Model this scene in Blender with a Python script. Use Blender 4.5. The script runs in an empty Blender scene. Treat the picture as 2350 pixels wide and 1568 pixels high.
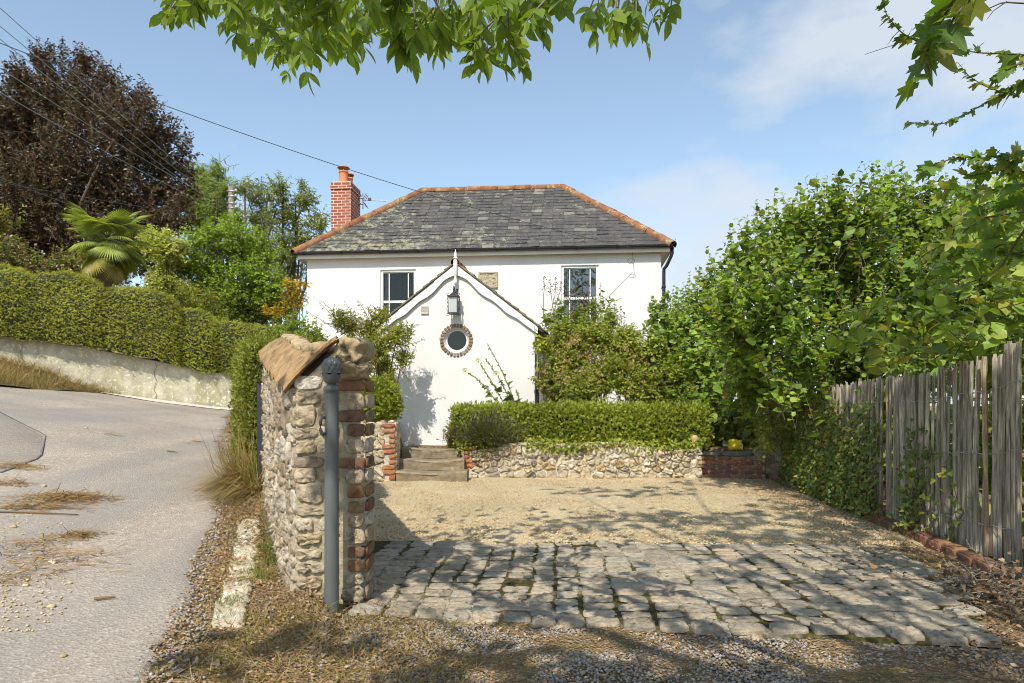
import bpy, math, random
import numpy as np
from mathutils import Vector, Matrix

# ---------------------------------------------------------------- camera, sky, sun, exposure
scene = bpy.context.scene
CAM_Z = 1.13
cd = bpy.data.cameras.new('camera'); cam = bpy.data.objects.new('camera', cd)
scene.collection.objects.link(cam)
cam.location = (0, 0, CAM_Z); cam.rotation_euler = (math.radians(90), 0, 0)
cd.sensor_width = 36; cd.lens = 24.0; cd.shift_y = 0.0621
cd.clip_start = 0.05; cd.clip_end = 3000
scene.camera = cam

SUN_ELEV, SUN_AZ = math.radians(47), math.radians(16.5)      # azimuth: left of straight behind the camera
SUN = np.array([-math.sin(SUN_AZ)*math.cos(SUN_ELEV), -math.cos(SUN_AZ)*math.cos(SUN_ELEV), math.sin(SUN_ELEV)])
sl = bpy.data.lights.new('sun', 'SUN'); sl.energy = 3.3; sl.angle = math.radians(0.5); sl.color = (1.0, 0.935, 0.82)
so = bpy.data.objects.new('sun', sl); scene.collection.objects.link(so)
so.rotation_euler = Vector(-SUN).to_track_quat('-Z', 'Y').to_euler(); so.location = (-10, -20, 25)

world = bpy.data.worlds.new('World'); scene.world = world; world.use_nodes = True
wt = world.node_tree; wt.nodes.clear()
def WN(t, **kw):
    n = wt.nodes.new(t)
    for k, v in kw.items(): setattr(n, k, v)
    return n
wo = WN('ShaderNodeOutputWorld'); bg = WN('ShaderNodeBackground'); bg.inputs['Strength'].default_value = 0.138
sky = WN('ShaderNodeTexSky', sky_type='NISHITA', sun_disc=False)
sky.sun_elevation = SUN_ELEV
sky.sun_rotation = math.atan2(SUN[0], SUN[1])
sky.altitude = 100; sky.air_density = 1.0; sky.dust_density = 0.7; sky.ozone_density = 1.0
tc = WN('ShaderNodeTexCoord')
mp = WN('ShaderNodeMapping'); mp.inputs['Scale'].default_value = (1.6, 1.6, 3.6); mp.inputs['Location'].default_value = (0.35, 0.2, 0.1)
nz = WN('ShaderNodeTexNoise'); nz.inputs['Scale'].default_value = 2.0; nz.inputs['Detail'].default_value = 7; nz.inputs['Roughness'].default_value = 0.55
sep = WN('ShaderNodeSeparateXYZ')
# more cloud low down and towards +X (the photo's right)
ma = WN('ShaderNodeMath', operation='MULTIPLY_ADD'); ma.inputs[1].default_value = 0.40
mb_ = WN('ShaderNodeMath', operation='MULTIPLY_ADD'); mb_.inputs[1].default_value = -0.55
rp = WN('ShaderNodeValToRGB'); rp.color_ramp.elements[0].position = 0.50; rp.color_ramp.elements[1].position = 0.68
rp.color_ramp.elements[0].color = (0.14, 0.14, 0.14, 1); rp.color_ramp.elements[1].color = (0.85, 0.85, 0.85, 1)
mx = WN('ShaderNodeMix', data_type='RGBA')
mx.inputs['B'].default_value = (3.4, 3.65, 4.0, 1)
L = wt.links.new
L(tc.outputs['Generated'], mp.inputs['Vector']); L(mp.outputs['Vector'], nz.inputs['Vector'])
L(tc.outputs['Generated'], sep.inputs[0])
L(sep.outputs['X'], ma.inputs[0]); L(nz.outputs['Fac'], ma.inputs[2])
L(sep.outputs['Z'], mb_.inputs[0]); L(ma.outputs[0], mb_.inputs[2])
ad = WN('ShaderNodeMath', operation='ADD'); ad.inputs[1].default_value = 0.14
L(mb_.outputs[0], ad.inputs[0]); L(ad.outputs[0], rp.inputs['Fac'])
L(rp.outputs['Color'], mx.inputs['Factor']); tn = WN('ShaderNodeMix', data_type='RGBA', blend_type='MULTIPLY'); tn.inputs['Factor'].default_value = 1; tn.inputs['B'].default_value = (1.0, 1.03, .95, 1)
L(sky.outputs['Color'], tn.inputs['A']); L(tn.outputs['Result'], mx.inputs['A'])
L(mx.outputs['Result'], bg.inputs['Color']); L(bg.outputs[0], wo.inputs[0])

scene.view_settings.view_transform = 'Standard'; scene.view_settings.look = 'None'
scene.view_settings.gamma = 1; scene.view_settings.exposure = 0.68
scene.render.engine = 'CYCLES'
scene.cycles.max_bounces = 8; scene.cycles.diffuse_bounces = 6; scene.cycles.transparent_max_bounces = 12; scene.cycles.use_denoising = True; scene.cycles.filter_width = 1.0

# ---------------------------------------------------------------- helpers
rng = np.random.default_rng(11)
random.seed(11)
F = 1567.0
def at(x, y, Y):
    """design point: sight line (x, y) of the survey photo at distance Y from the station"""
    return np.array([(x-1175)/F*Y, Y, CAM_Z-(y-930)/F*Y])
def nrm(a):
    a = np.asarray(a, float); return a/np.maximum(np.linalg.norm(a, axis=-1, keepdims=True), 1e-9)

class MB:
    def __init__(s): s.v = []; s.n = 0; s.f = {}
    def add(s, verts, faces, mi=0):
        verts = np.asarray(verts, float).reshape(-1, 3)
        if isinstance(faces, np.ndarray): groups = [faces]
        else:
            d = {}
            for f in faces: d.setdefault(len(f), []).append(f)
            groups = [np.array(g) for g in d.values()]
        for g in groups:
            if len(g): s.f.setdefault((g.shape[1], mi), []).append(g+s.n)
        s.v.append(verts); s.n += len(verts)
        return s
    def build(s, name, mats, parent=None, smooth=False):
        me = bpy.data.meshes.new(name)
        V = np.concatenate(s.v) if s.v else np.zeros((0, 3))
        me.vertices.add(len(V)); me.vertices.foreach_set('co', V.astype(np.float32).ravel())
        idx = []; starts = []; mis = []; off = 0
        for (k, mi), gl in s.f.items():
            g = np.concatenate(gl); idx.append(g.ravel()); starts.append(off+np.arange(len(g))*k); mis.append(np.full(len(g), mi)); off += g.size
        idx = np.concatenate(idx); starts = np.concatenate(starts); mis = np.concatenate(mis)
        me.loops.add(len(idx)); me.loops.foreach_set('vertex_index', idx.astype(np.int32))
        me.polygons.add(len(starts)); me.polygons.foreach_set('loop_start', starts.astype(np.int32))
        me.polygons.foreach_set('material_index', mis.astype(np.int32))
        me.polygons.foreach_set('use_smooth', np.full(len(starts), bool(smooth)))
        me.update(calc_edges=True); me.validate()
        for m in (mats if isinstance(mats, (list, tuple)) else [mats]): me.materials.append(m)
        o = bpy.data.objects.new(name, me); scene.collection.objects.link(o)
        if parent: o.parent = parent
        return o
    # ---- shapes
    def box(s, lo, hi, mi=0, skip=()):
        x0, y0, z0 = lo; x1, y1, z1 = hi
        v = [(x0,y0,z0),(x1,y0,z0),(x1,y1,z0),(x0,y1,z0),(x0,y0,z1),(x1,y0,z1),(x1,y1,z1),(x0,y1,z1)]
        f = [(3,2,1,0),(4,5,6,7),(0,1,5,4),(1,2,6,5),(2,3,7,6),(3,0,4,7)]
        return s.add(v, [q for i, q in enumerate(f) if i not in skip], mi)
    def hexa(s, v, mi=0):
        return s.add(v, [(3,2,1,0),(4,5,6,7),(0,1,5,4),(1,2,6,5),(2,3,7,6),(3,0,4,7)], mi)
    def tube(s, pts, rad, sides=6, mi=0, caps=True):
        pts = np.asarray(pts, float); n = len(pts)
        rad = np.full(n, rad) if np.isscalar(rad) else np.asarray(rad, float)
        t = nrm(np.gradient(pts, axis=0))
        ref = np.array([0, 0, 1.0]) if abs(t[0][2]) < 0.9 else np.array([1.0, 0, 0])
        a = nrm(np.cross(t, ref)); b = np.cross(t, a)
        ang = np.linspace(0, 2*np.pi, sides, endpoint=False)
        v = pts[:, None]+rad[:, None, None]*(np.cos(ang)[None, :, None]*a[:, None]+np.sin(ang)[None, :, None]*b[:, None])
        i = np.arange(n-1)[:, None]*sides; j = np.arange(sides)[None]; k = (j+1) % sides
        q = np.stack([i+j, i+k, i+sides+k, i+sides+j], -1).reshape(-1, 4)
        s.add(v.reshape(-1, 3), q, mi)
        if caps and sides > 2:
            base = s.n-n*sides
            s.f.setdefault((sides, mi), []).append(np.array([list(range(sides))[::-1]])+base)
            s.f.setdefault((sides, mi), []).append(np.array([list(range(sides))])+base+(n-1)*sides)
        return s
    def lathe(s, prof, c, sides=24, mi=0):
        prof = np.asarray(prof, float); n = len(prof)
        ang = np.linspace(0, 2*np.pi, sides, endpoint=False)
        v = np.stack([prof[:, 0:1]*np.cos(ang), prof[:, 0:1]*np.sin(ang), np.repeat(prof[:, 1:2], sides, 1)], -1)+np.asarray(c)
        i = np.arange(n-1)[:, None]*sides; j = np.arange(sides)[None]; k = (j+1) % sides
        return s.add(v.reshape(-1, 3), np.stack([i+j, i+k, i+sides+k, i+sides+j], -1).reshape(-1, 4), mi)
    def grid(s, P, mi=0, flip=False):
        P = np.asarray(P, float); h, w = P.shape[:2]
        i = np.arange(h-1)[:, None]*w; j = np.arange(w-1)[None]
        q = np.stack([i+j, i+j+1, i+w+j+1, i+w+j], -1).reshape(-1, 4)
        return s.add(P.reshape(-1, 3), q[:, ::-1] if flip else q, mi)
    def scatter(s, tmpl, pos, ydir, normal, scale, mi=0):
        tv, tf = tmpl; pos = np.asarray(pos, float); N = len(pos)
        if N == 0: return s
        y = nrm(ydir); z = np.asarray(normal, float); z = nrm(z-(z*y).sum(-1, keepdims=True)*y+1e-6); x = np.cross(y, z)
        sc = np.broadcast_to(np.asarray(scale, float).reshape(-1, 1) if np.ndim(scale) else np.full((N, 1), scale), (N, 1))
        v = tv[None, :, 0:1]*x[:, None]+tv[None, :, 1:2]*y[:, None]+tv[None, :, 2:3]*z[:, None]
        v = pos[:, None]+v*sc[:, None]
        k = len(tv); d = {}
        for f in tf: d.setdefault(len(f), []).append(f)
        first = True
        base = (np.arange(N)*k)[:, None, None]
        for g in d.values():
            g = (base+np.array(g)[None]).reshape(-1, len(g[0]))
            s.f.setdefault((g.shape[1], mi), []).append(g+s.n)
        s.v.append(v.reshape(-1, 3)); s.n += N*k
        return s

def empty(name, loc=(0, 0, 0), rz=0):
    o = bpy.data.objects.new(name, None); scene.collection.objects.link(o)
    o.location = loc; o.rotation_euler = (0, 0, rz); o.empty_display_size = 0.1
    bpy.context.view_layer.update()
    return o
def tag(o, label=None, cat=None, group=None, kind=None):
    if label: o['label'] = label
    if cat: o['category'] = cat
    if group: o['group'] = group
    if kind: o['kind'] = kind
    return o
def struct(o): o['kind'] = 'structure'; return o

# smooth value noise (numpy), for shaping meshes
_perm = np.random.default_rng(3).random((64, 64, 64))
def vnoise(P, sc=1.0):
    P = np.asarray(P, float)*sc; i = np.floor(P).astype(int); f = P-i; f = f*f*(3-2*f); out = 0
    for dx in (0, 1):
        for dy in (0, 1):
            for dz in (0, 1):
                w = (f[..., 0] if dx else 1-f[..., 0])*(f[..., 1] if dy else 1-f[..., 1])*(f[..., 2] if dz else 1-f[..., 2])
                out = out+w*_perm[(i[..., 0]+dx) % 64, (i[..., 1]+dy) % 64, (i[..., 2]+dz) % 64]
    return out*2-1

# ---------------------------------------------------------------- materials
def new_mat(name):
    m = bpy.data.materials.new(name); m.use_nodes = True
    nt = m.node_tree; b = nt.nodes['Principled BSDF']
    return m, nt, b
def nd(nt, t, ins=None, **kw):
    n = nt.nodes.new(t)
    for k, v in kw.items(): setattr(n, k, v)
    for k, v in (ins or {}).items():
        if isinstance(v, bpy.types.NodeSocket): nt.links.new(v, n.inputs[k])
        else: n.inputs[k].default_value = v
    return n
def c4(c): return (c[0], c[1], c[2], 1)
def ramp(nt, fac, stops, interp='LINEAR'):
    n = nd(nt, 'ShaderNodeValToRGB', {'Fac': fac}); cr = n.color_ramp; cr.interpolation = interp
    while len(cr.elements) < len(stops): cr.elements.new(0.5)
    for e, (p, c) in zip(cr.elements, stops): e.position = p; e.color = c4(c) if not np.isscalar(c) else (c, c, c, 1)
    return n.outputs['Color']
def mixc(nt, fac, a, b, blend='MIX'):
    n = nd(nt, 'ShaderNodeMix', data_type='RGBA', blend_type=blend)
    for k, v in (('Factor', fac), ('A', a), ('B', b)):
        if isinstance(v, bpy.types.NodeSocket): nt.links.new(v, n.inputs[k])
        else: n.inputs[k].default_value = v if np.isscalar(v) else c4(v)
    return n.outputs['Result']
def noise(nt, scale, detail=4, rough=0.55, vec=None, dist=0.0):
    if vec is None: vec = nd(nt, 'ShaderNodeTexCoord').outputs['Object']
    return nd(nt, 'ShaderNodeTexNoise', {'Scale': scale, 'Detail': detail, 'Roughness': rough, 'Vector': vec, 'Distortion': dist}).outputs['Fac']
def bump(nt, b, h, strength=0.4, dist=0.01):
    n = nd(nt, 'ShaderNodeBump', {'Height': h, 'Strength': strength, 'Distance': dist})
    nt.links.new(n.outputs['Normal'], b.inputs['Normal'])
def island(nt): return nd(nt, 'ShaderNodeNewGeometry').outputs['Random Per Island']
def leafmat(name, cols, trans=0.35, rough=0.5, tint=(1.5, 1.45, 0.6), spec=0.35):
    m, nt, b = new_mat(name)
    n = len(cols); col = ramp(nt, island(nt), [((i+0.5)/n, c) for i, c in enumerate(cols)])
    big = noise(nt, 0.9, 2); col = mixc(nt, 1.0, col, ramp(nt, big, [(0.3, 0.75), (0.7, 1.25)]), 'MULTIPLY')
    nt.links.new(col, b.inputs['Base Color']); b.inputs['Roughness'].default_value = rough
    b.inputs['Specular IOR Level'].default_value = spec
    tcol = mixc(nt, 1.0, col, tint, 'MULTIPLY')
    tr = nd(nt, 'ShaderNodeBsdfTranslucent', {'Color': tcol})
    ms = nd(nt, 'ShaderNodeMixShader', {'Fac': trans, 1: b.outputs[0], 2: tr.outputs[0]})
    nt.links.new(ms.outputs[0], nt.nodes['Material Output'].inputs['Surface'])
    return m
def plain(name, col, rough=0.5, metal=0.0, var=0.12, nscale=8, spec=0.5, bmp=0.0):
    m, nt, b = new_mat(name)
    n = noise(nt, nscale, 5); c = mixc(nt, 1.0, col, ramp(nt, n, [(0.3, 1-var), (0.7, 1+var)]), 'MULTIPLY')
    nt.links.new(c, b.inputs['Base Color']); b.inputs['Roughness'].default_value = rough
    b.inputs['Metallic'].default_value = metal; b.inputs['Specular IOR Level'].default_value = spec
    if bmp: bump(nt, b, noise(nt, nscale*6, 5), bmp, 0.01)
    return m
def stonemat(name, cols, mott=0.35, nscale=18, bmp=0.6, lichen=None, rough=0.85, bdist=0.012):
    m, nt, b = new_mat(name)
    n = len(cols); col = ramp(nt, island(nt), [((i+0.5)/n, c) for i, c in enumerate(cols)])
    n1 = noise(nt, nscale, 8, 0.65); col = mixc(nt, 1.0, col, ramp(nt, n1, [(0.28, 1-mott), (0.72, 1+mott)]), 'MULTIPLY')
    n2 = noise(nt, nscale*0.35, 5, 0.6)
    col = mixc(nt, ramp(nt, n2, [(0.55, 0), (0.75, 0.5)]), col, (0.42, 0.30, 0.15))
    if lichen:
        lc, th, ls = lichen
        n3 = noise(nt, ls, 7, 0.7, dist=0.6); col = mixc(nt, ramp(nt, n3, [(th, 0), (th+0.06, 0.85)]), col, lc)
    nt.links.new(col, b.inputs['Base Color']); b.inputs['Roughness'].default_value = rough; b.inputs['Specular IOR Level'].default_value = 0.25
    hh = nd(nt, 'ShaderNodeMath', {0: noise(nt, nscale*.75, 10, .62), 1: 2.2, 2: noise(nt, nscale*2.4, 9, .7)}, operation='MULTIPLY_ADD').outputs[0]
    bump(nt, b, hh, bmp, bdist)
    return m

M = {}
M['stone'] = stonemat('rubble_stone', [(.42,.34,.24),(.31,.24,.155),(.58,.53,.45),(.36,.27,.15),(.45,.38,.28),(.27,.215,.155),(.44,.35,.22),(.50,.44,.35)], mott=.5, nscale=26, bmp=.9, lichen=((.66,.63,.56), .64, 12))
M['stone_far'] = stonemat('garden_wall_stone', [(0.508,0.452,0.350),(0.394,0.320,0.217),(0.590,0.546,0.448),(0.451,0.367,0.231),(0.541,0.468,0.350),(0.246,0.211,0.161),(0.558,0.484,0.350),(0.410,0.296,0.154)], lichen=((.78,.76,.70), .64, 8))
M['capstone'] = stonemat('cap_stone', [(.44,.34,.19),(.38,.30,.18)], lichen=((.06,.055,.045), .57, 7), bmp=0.9, mott=.45)
M['mortar'] = stonemat('mortar', [(.37,.32,.22)], nscale=25, bmp=0.7, lichen=((.30,.28,.16), .6, 5))
M['mortar_pale'] = stonemat('pale_mortar', [(.47,.40,.29)], nscale=25, bmp=0.7)
M['brick'] = stonemat('weathered_brick', [(0.204,0.101,0.055),(0.245,0.141,0.071),(0.163,0.084,0.055),(0.245,0.185,0.109),(0.184,0.097,0.060)], nscale=22, lichen=((.07,.06,.05), .58, 6))
M['brick_wall'] = stonemat('dull_red_brick', [(.26,.11,.08),(.33,.14,.09),(.22,.10,.08),(.36,.17,.10)], nscale=22, lichen=((.40,.36,.32), .66, 8))
M['brick_edge'] = stonemat('edging_brick', [(0.198,0.100,0.061),(0.252,0.123,0.072),(0.162,0.085,0.056)], nscale=22, lichen=((.10,.10,.04), .60, 7))
M['brick_orange'] = stonemat('orange_brick', [(0.418,0.172,0.076),(0.360,0.140,0.068),(0.396,0.203,0.119),(0.302,0.125,0.076)], nscale=22)
M['sett'] = stonemat('granite_sett', [(0.388,0.327,0.243),(0.285,0.247,0.189),(0.456,0.383,0.281),(0.342,0.287,0.211),(0.479,0.388,0.281),(0.251,0.220,0.173),(0.377,0.338,0.270)], nscale=26, mott=.42, lichen=((.50,.46,.38), .64, 14), bmp=.9)
M['step'] = stonemat('worn_step_stone', [(.26,.21,.14),(.23,.19,.13)], nscale=12, lichen=((.42,.38,.30), .62, 9), bmp=.9)
M['coping'] = stonemat('grey_coping', [(.17,.16,.14),(.14,.14,.125),(.20,.19,.16)], nscale=14, bmp=1.0)
def mk_tile(name, cols, lich, th, ls, streak=False):
    m = stonemat(name, cols, nscale=14, mott=.3, lichen=(lich, th, ls), bmp=.5)
    if streak:      # weathering runs down each tile
        nt = m.node_tree; b = nt.nodes['Principled BSDF']; src = b.inputs['Base Color'].links[0].from_socket
        v = nd(nt, 'ShaderNodeMapping', {'Vector': nd(nt, 'ShaderNodeTexCoord').outputs['Object'], 'Rotation': (0, 0, math.radians(-111)), 'Scale': (13, 1.0, 1.0)}).outputs['Vector']
        c = mixc(nt, 1.0, src, ramp(nt, noise(nt, 1.5, 4, .6, v), [(.32, (.50,.44,.40)), (.5, (1.0,.95,.9)), (.68, (1.35,1.15,1.0))]), 'MULTIPLY'); nt.links.new(c, b.inputs['Base Color'])
    return m
M['tile'] = mk_tile('terracotta_coping_tile', [(0.306,0.214,0.109),(0.272,0.190,0.100),(0.332,0.237,0.123)], (.48,.43,.33), .60, 13, True)
M['ridge'] = mk_tile('terracotta_ridge_tile', [(0.257,0.106,0.050),(0.296,0.132,0.063),(0.226,0.093,0.050),(0.281,0.145,0.077)], (.36,.32,.18), .54, 5.5)

def slate():
    m, nt, b = new_mat('lichened_slate')
    obj = nd(nt, 'ShaderNodeTexCoord').outputs['Object']
    r = island(nt)
    col = ramp(nt, r, [(0, (.05,.047,.045)), (.25, (.075,.070,.066)), (.5, (.06,.058,.056)), (.7, (.095,.089,.080)), (.87, (.07,.061,.054)), (.95, (.15,.14,.122)), (1, (.19,.178,.155))])
    col = mixc(nt, 1.0, col, ramp(nt, noise(nt, 9, 6), [(.3, .7), (.7, 1.35)]), 'MULTIPLY')
    # dark soot streaks and yellow lichen in patches of their own
    stv = nd(nt, 'ShaderNodeMapping', {'Vector': obj, 'Scale': (2.6, .55, .55)}).outputs['Vector']
    col = mixc(nt, ramp(nt, noise(nt, .8, 5, .6, stv), [(.5, 0), (.66, .6)]), col, (.045,.044,.042))
    sx = nd(nt, 'ShaderNodeSeparateXYZ', {0: obj}).outputs['X']
    big = noise(nt, .55, 3)
    fine = noise(nt, 6.5, 8, .72, dist=.5)
    bias = nd(nt, 'ShaderNodeMath', {0: sx, 1: -0.022, 2: fine}, operation='MULTIPLY_ADD').outputs[0]
    s = nd(nt, 'ShaderNodeMath', {0: big, 1: .40, 2: bias}, operation='MULTIPLY_ADD').outputs[0]
    col = mixc(nt, ramp(nt, s, [(.69, 0), (.77, .75)]), col, (.31,.30,.18))
    col = mixc(nt, ramp(nt, noise(nt, 30, 4, .7), [(.61, 0), (.68, .6)]), col, (.30,.29,.20))
    nt.links.new(col, b.inputs['Base Color']); b.inputs['Roughness'].default_value = .62
    bump(nt, b, noise(nt, 25, 6), .4, .01)
    return m
M['slate'] = slate()
def render_wall():
    m, nt, b = new_mat('white_painted_render')
    n = noise(nt, 1.3, 5); c = ramp(nt, n, [(.3, (.63,.62,.605)), (.7, (.69,.685,.67))])
    obj = nd(nt, 'ShaderNodeTexCoord').outputs['Object']
    st = nd(nt, 'ShaderNodeMapping', {'Vector': obj, 'Scale': (5, 5, .35)}).outputs['Vector']
    c = mixc(nt, ramp(nt, noise(nt, 1.2, 5, .6, st), [(.54, 0), (.78, .30)]), c, (.52,.48,.40))
    nt.links.new(c, b.inputs['Base Color']); b.inputs['Roughness'].default_value = .75; b.inputs['Specular IOR Level'].default_value = .2
    bump(nt, b, noise(nt, 7, 6, .6), .12, .01)
    return m
M['render'] = render_wall()
M['white'] = plain('white_gloss_paint', (.68,.68,.675), .35, var=.03, nscale=3)
M['cream'] = plain('cream_paint', (.66,.63,.55), .5, var=.08, nscale=4)
M['black_plastic'] = plain('black_gutter_plastic', (.022,.024,.028), .35, var=.2)
M['iron'] = plain('wrought_iron', (.05,.05,.052), .5, .3, var=.2)
M['post'] = plain('grey_painted_iron', (.105,.115,.115), .38, 0.0, var=.07, nscale=6, bmp=.05)
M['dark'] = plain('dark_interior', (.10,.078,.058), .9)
M['curtain'] = plain('curtain', (.34,.32,.28), .9)
M['plaque'] = plain('stone_plaque', (.36,.32,.22), .85, var=.3, nscale=14, bmp=.6)
M['bark'] = plain('bark', (.12,.09,.06), .9, var=.35, nscale=12, bmp=.8)
M['bark_grey'] = plain('grey_bark', (.20,.18,.15), .9, var=.3, nscale=12, bmp=.6)
M['twig'] = plain('twig', (.10,.065,.04), .8, var=.3, nscale=10)
M['greenstem'] = plain('green_stem', (.12,.15,.05), .7, var=.3, nscale=10)
M['alu'] = plain('aluminium', (.55,.56,.58), .35, .8)
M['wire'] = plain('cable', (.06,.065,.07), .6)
M['wire_green'] = plain('pale_cable', (.20,.25,.24), .6)  # paler, greener colour than the plain cable
M['terracotta'] = plain('terracotta_pot', (.55,.20,.08), .7, var=.15, nscale=6)
M['yellow'] = plain('yellow_plastic', (.80,.62,.03), .45, var=.12, nscale=9)
def chimbrick():
    m, nt, b = new_mat('chimney_brickwork')
    g = nd(nt, 'ShaderNodeTexCoord').outputs['Object']
    sp = nd(nt, 'ShaderNodeSeparateXYZ', {0: g})
    u = nd(nt, 'ShaderNodeMath', {0: sp.outputs['X'], 1: sp.outputs['Y']}, operation='ADD').outputs[0]
    v = nd(nt, 'ShaderNodeCombineXYZ', {'X': u, 'Y': sp.outputs['Z'], 'Z': 0.0}).outputs[0]
    bt = nd(nt, 'ShaderNodeTexBrick', {'Vector': v, 'Scale': 1.0, 'Brick Width': .225, 'Row Height': .079, 'Mortar Size': .008, 'Mortar Smooth': .1,
             'Color1': (.24,.065,.034,1), 'Color2': (.31,.09,.045,1), 'Mortar': (.62,.50,.42,1), 'Bias': 0.0})
    col = mixc(nt, 1.0, bt.outputs['Color'], ramp(nt, noise(nt, 10, 6), [(.3, .8), (.7, 1.2)]), 'MULTIPLY')
    col = mixc(nt, ramp(nt, noise(nt, 2.2, 5), [(.62, 0), (.75, .35)]), col, (.70,.62,.56))
    nt.links.new(col, b.inputs['Base Color']); b.inputs['Roughness'].default_value = .85
    bump(nt, b, bt.outputs['Fac'], -.6, .01)
    return m
M['chimney'] = chimbrick()
def glassmat(name='window_glass', ior=1.5):
    m, nt, b = new_mat(name)
    gl = nd(nt, 'ShaderNodeBsdfGlossy', {'Roughness': .02, 'Color': (1, 1, 1, 1)})
    tr = nd(nt, 'ShaderNodeBsdfTransparent', {'Color': (.75, .78, .78, 1)})
    fr = nd(nt, 'ShaderNodeFresnel', {'IOR': ior})
    nrmn = nd(nt, 'ShaderNodeBump', {'Height': noise(nt, 3, 2), 'Strength': .08, 'Distance': .02})
    nt.links.new(nrmn.outputs[0], gl.inputs['Normal'])
    ms = nd(nt, 'ShaderNodeMixShader', {'Fac': fr.outputs[0], 1: tr.outputs[0], 2: gl.outputs[0]})
    nt.links.new(ms.outputs[0], nt.nodes['Material Output'].inputs['Surface'])
    return m
M['glass'] = glassmat(); M['glass_old'] = glassmat('wavy_old_glass', 2.3)
# foliage
M['lf_beech'] = leafmat('copper_beech_leaf', [(.085,.10,.03),(.10,.034,.036),(.06,.075,.022),(0.053,0.024,0.017),(0.076,0.037,0.024),(0.065,0.065,0.020),(0.114,0.058,0.034),(0.084,0.090,0.025),(0.152,0.099,0.060),(0.046,0.041,0.015),(0.228,0.188,0.145)], .25, .36, (1.4,.9,.5))
M['lf_willow'] = leafmat('willow_leaf', [(0.184,0.230,0.057),(0.241,0.287,0.069),(0.196,0.241,0.081),(0.287,0.333,0.092)], .4)
M['lf_willow2'] = leafmat('pale_willow_leaf', [(0.241,0.322,0.063),(0.287,0.368,0.069),(0.196,0.276,0.057)], .4)
M['lf_bush'] = leafmat('bright_bush_leaf', [(0.188,0.289,0.033),(0.260,0.372,0.044),(0.202,0.303,0.036),(0.361,0.454,0.062)], .35)
M['lf_lime'] = leafmat('lime_shrub_leaf', [(0.380,0.430,0.089),(0.481,0.506,0.127),(0.304,0.366,0.076),(0.569,0.569,0.189)], .35)
M['lf_rose'] = leafmat('rose_leaf', [(0.180,0.228,0.048),(0.240,0.240,0.072),(0.144,0.192,0.042),(0.312,0.192,0.072)], .3)
M['lf_hedge'] = leafmat('cypress_sprig', [(0.246,0.290,0.024),(0.333,0.349,0.032),(0.197,0.241,0.020),(0.407,0.410,0.044),(0.271,0.301,0.028),(0.456,0.410,0.078)], .28, .6)
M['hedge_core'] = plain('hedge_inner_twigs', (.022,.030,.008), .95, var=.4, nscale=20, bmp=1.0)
M['lf_yew'] = leafmat('privet_leaf', [(0.152,0.186,0.021),(0.217,0.248,0.031),(0.163,0.197,0.025),(0.293,0.290,0.052)], .28)
M['lf_box'] = leafmat('box_leaf', [(0.210,0.275,0.027),(0.289,0.338,0.037),(0.236,0.288,0.030),(0.394,0.388,0.062),(0.158,0.206,0.025)], .3, .45)
M['lf_hazel'] = leafmat('hazel_leaf', [(.07,.12,.03),(.10,.17,.035),(.33,.33,.06),(0.176,0.295,0.042),(0.231,0.365,0.053),(0.285,0.421,0.065),(0.149,0.253,0.045),(0.339,0.463,0.084)], .45, .48, (1.6,1.5,.5))
M['lf_hazel2'] = leafmat('young_hazel_leaf', [(.10,.17,.04),(.34,.34,.07),(0.214,0.336,0.050),(0.277,0.396,0.062),(0.164,0.264,0.046),(0.328,0.408,0.084)], .38, .42, (1.6,1.5,.5))
M['lf_ash'] = leafmat('ash_leaflet', [(0.126,0.211,0.030),(0.161,0.253,0.037),(0.104,0.181,0.028),(0.229,0.314,0.046)], .45, .45, (1.9,1.75,.45))
M['lf_maple'] = leafmat('maple_leaf', [(0.091,0.180,0.034),(0.137,0.237,0.042),(0.109,0.203,0.038),(0.236,0.270,0.052)], .42, .5, (1.8,1.6,.4))
M['lf_abelia'] = leafmat('flowering_shrub_leaf', [(0.226,0.304,0.037),(0.306,0.366,0.051),(0.252,0.304,0.043),(0.425,0.418,0.069)], .35)
M['fl_abelia'] = leafmat('faded_blossom', [(.50,.30,.12),(.56,.36,.16),(.42,.24,.10),(.62,.46,.28)], .3, .7, (1.2,1,.8))
M['seedhead'] = leafmat('brown_seedhead', [(.12,.07,.04),(.16,.10,.06),(.09,.06,.04)], .1, .8, (1,1,1))
M['lf_lilac'] = leafmat('lilac_leaf', [(0.193,0.276,0.041),(0.254,0.322,0.052),(0.205,0.265,0.041)], .38)
M['lf_sapling'] = leafmat('sapling_leaf', [(0.235,0.290,0.036),(0.304,0.345,0.047),(0.179,0.221,0.030),(0.386,0.331,0.048)], .38)
M['lf_autumn'] = leafmat('autumn_leaf', [(0.448,0.352,0.026),(0.532,0.448,0.039),(0.350,0.352,0.039),(0.476,0.272,0.026)], .4, .5, (1.2,1.1,.5))
M['lf_ivy'] = leafmat('ivy_leaf', [(0.092,0.144,0.030),(0.131,0.194,0.037),(0.184,0.225,0.045),(0.098,0.150,0.037),(0.341,0.312,0.062)], .28, .38)
M['lf_conifer'] = leafmat('golden_conifer_sprig', [(0.252,0.288,0.054),(0.328,0.360,0.072),(0.189,0.228,0.042)], .35)
M['lf_palm'] = leafmat('palm_frond', [(0.275,0.338,0.075),(0.350,0.400,0.100),(0.225,0.275,0.062)], .35, .4)
M['lf_palm_dry'] = leafmat('dry_palm_frond', [(.34,.33,.08),(.30,.28,.08),(.40,.34,.10)], .3, .5)
M['lf_lavender'] = leafmat('lavender_stem', [(.15,.19,.05),(.19,.23,.06),(.14,.16,.06),(.16,.13,.10)], .25, .6)
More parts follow.
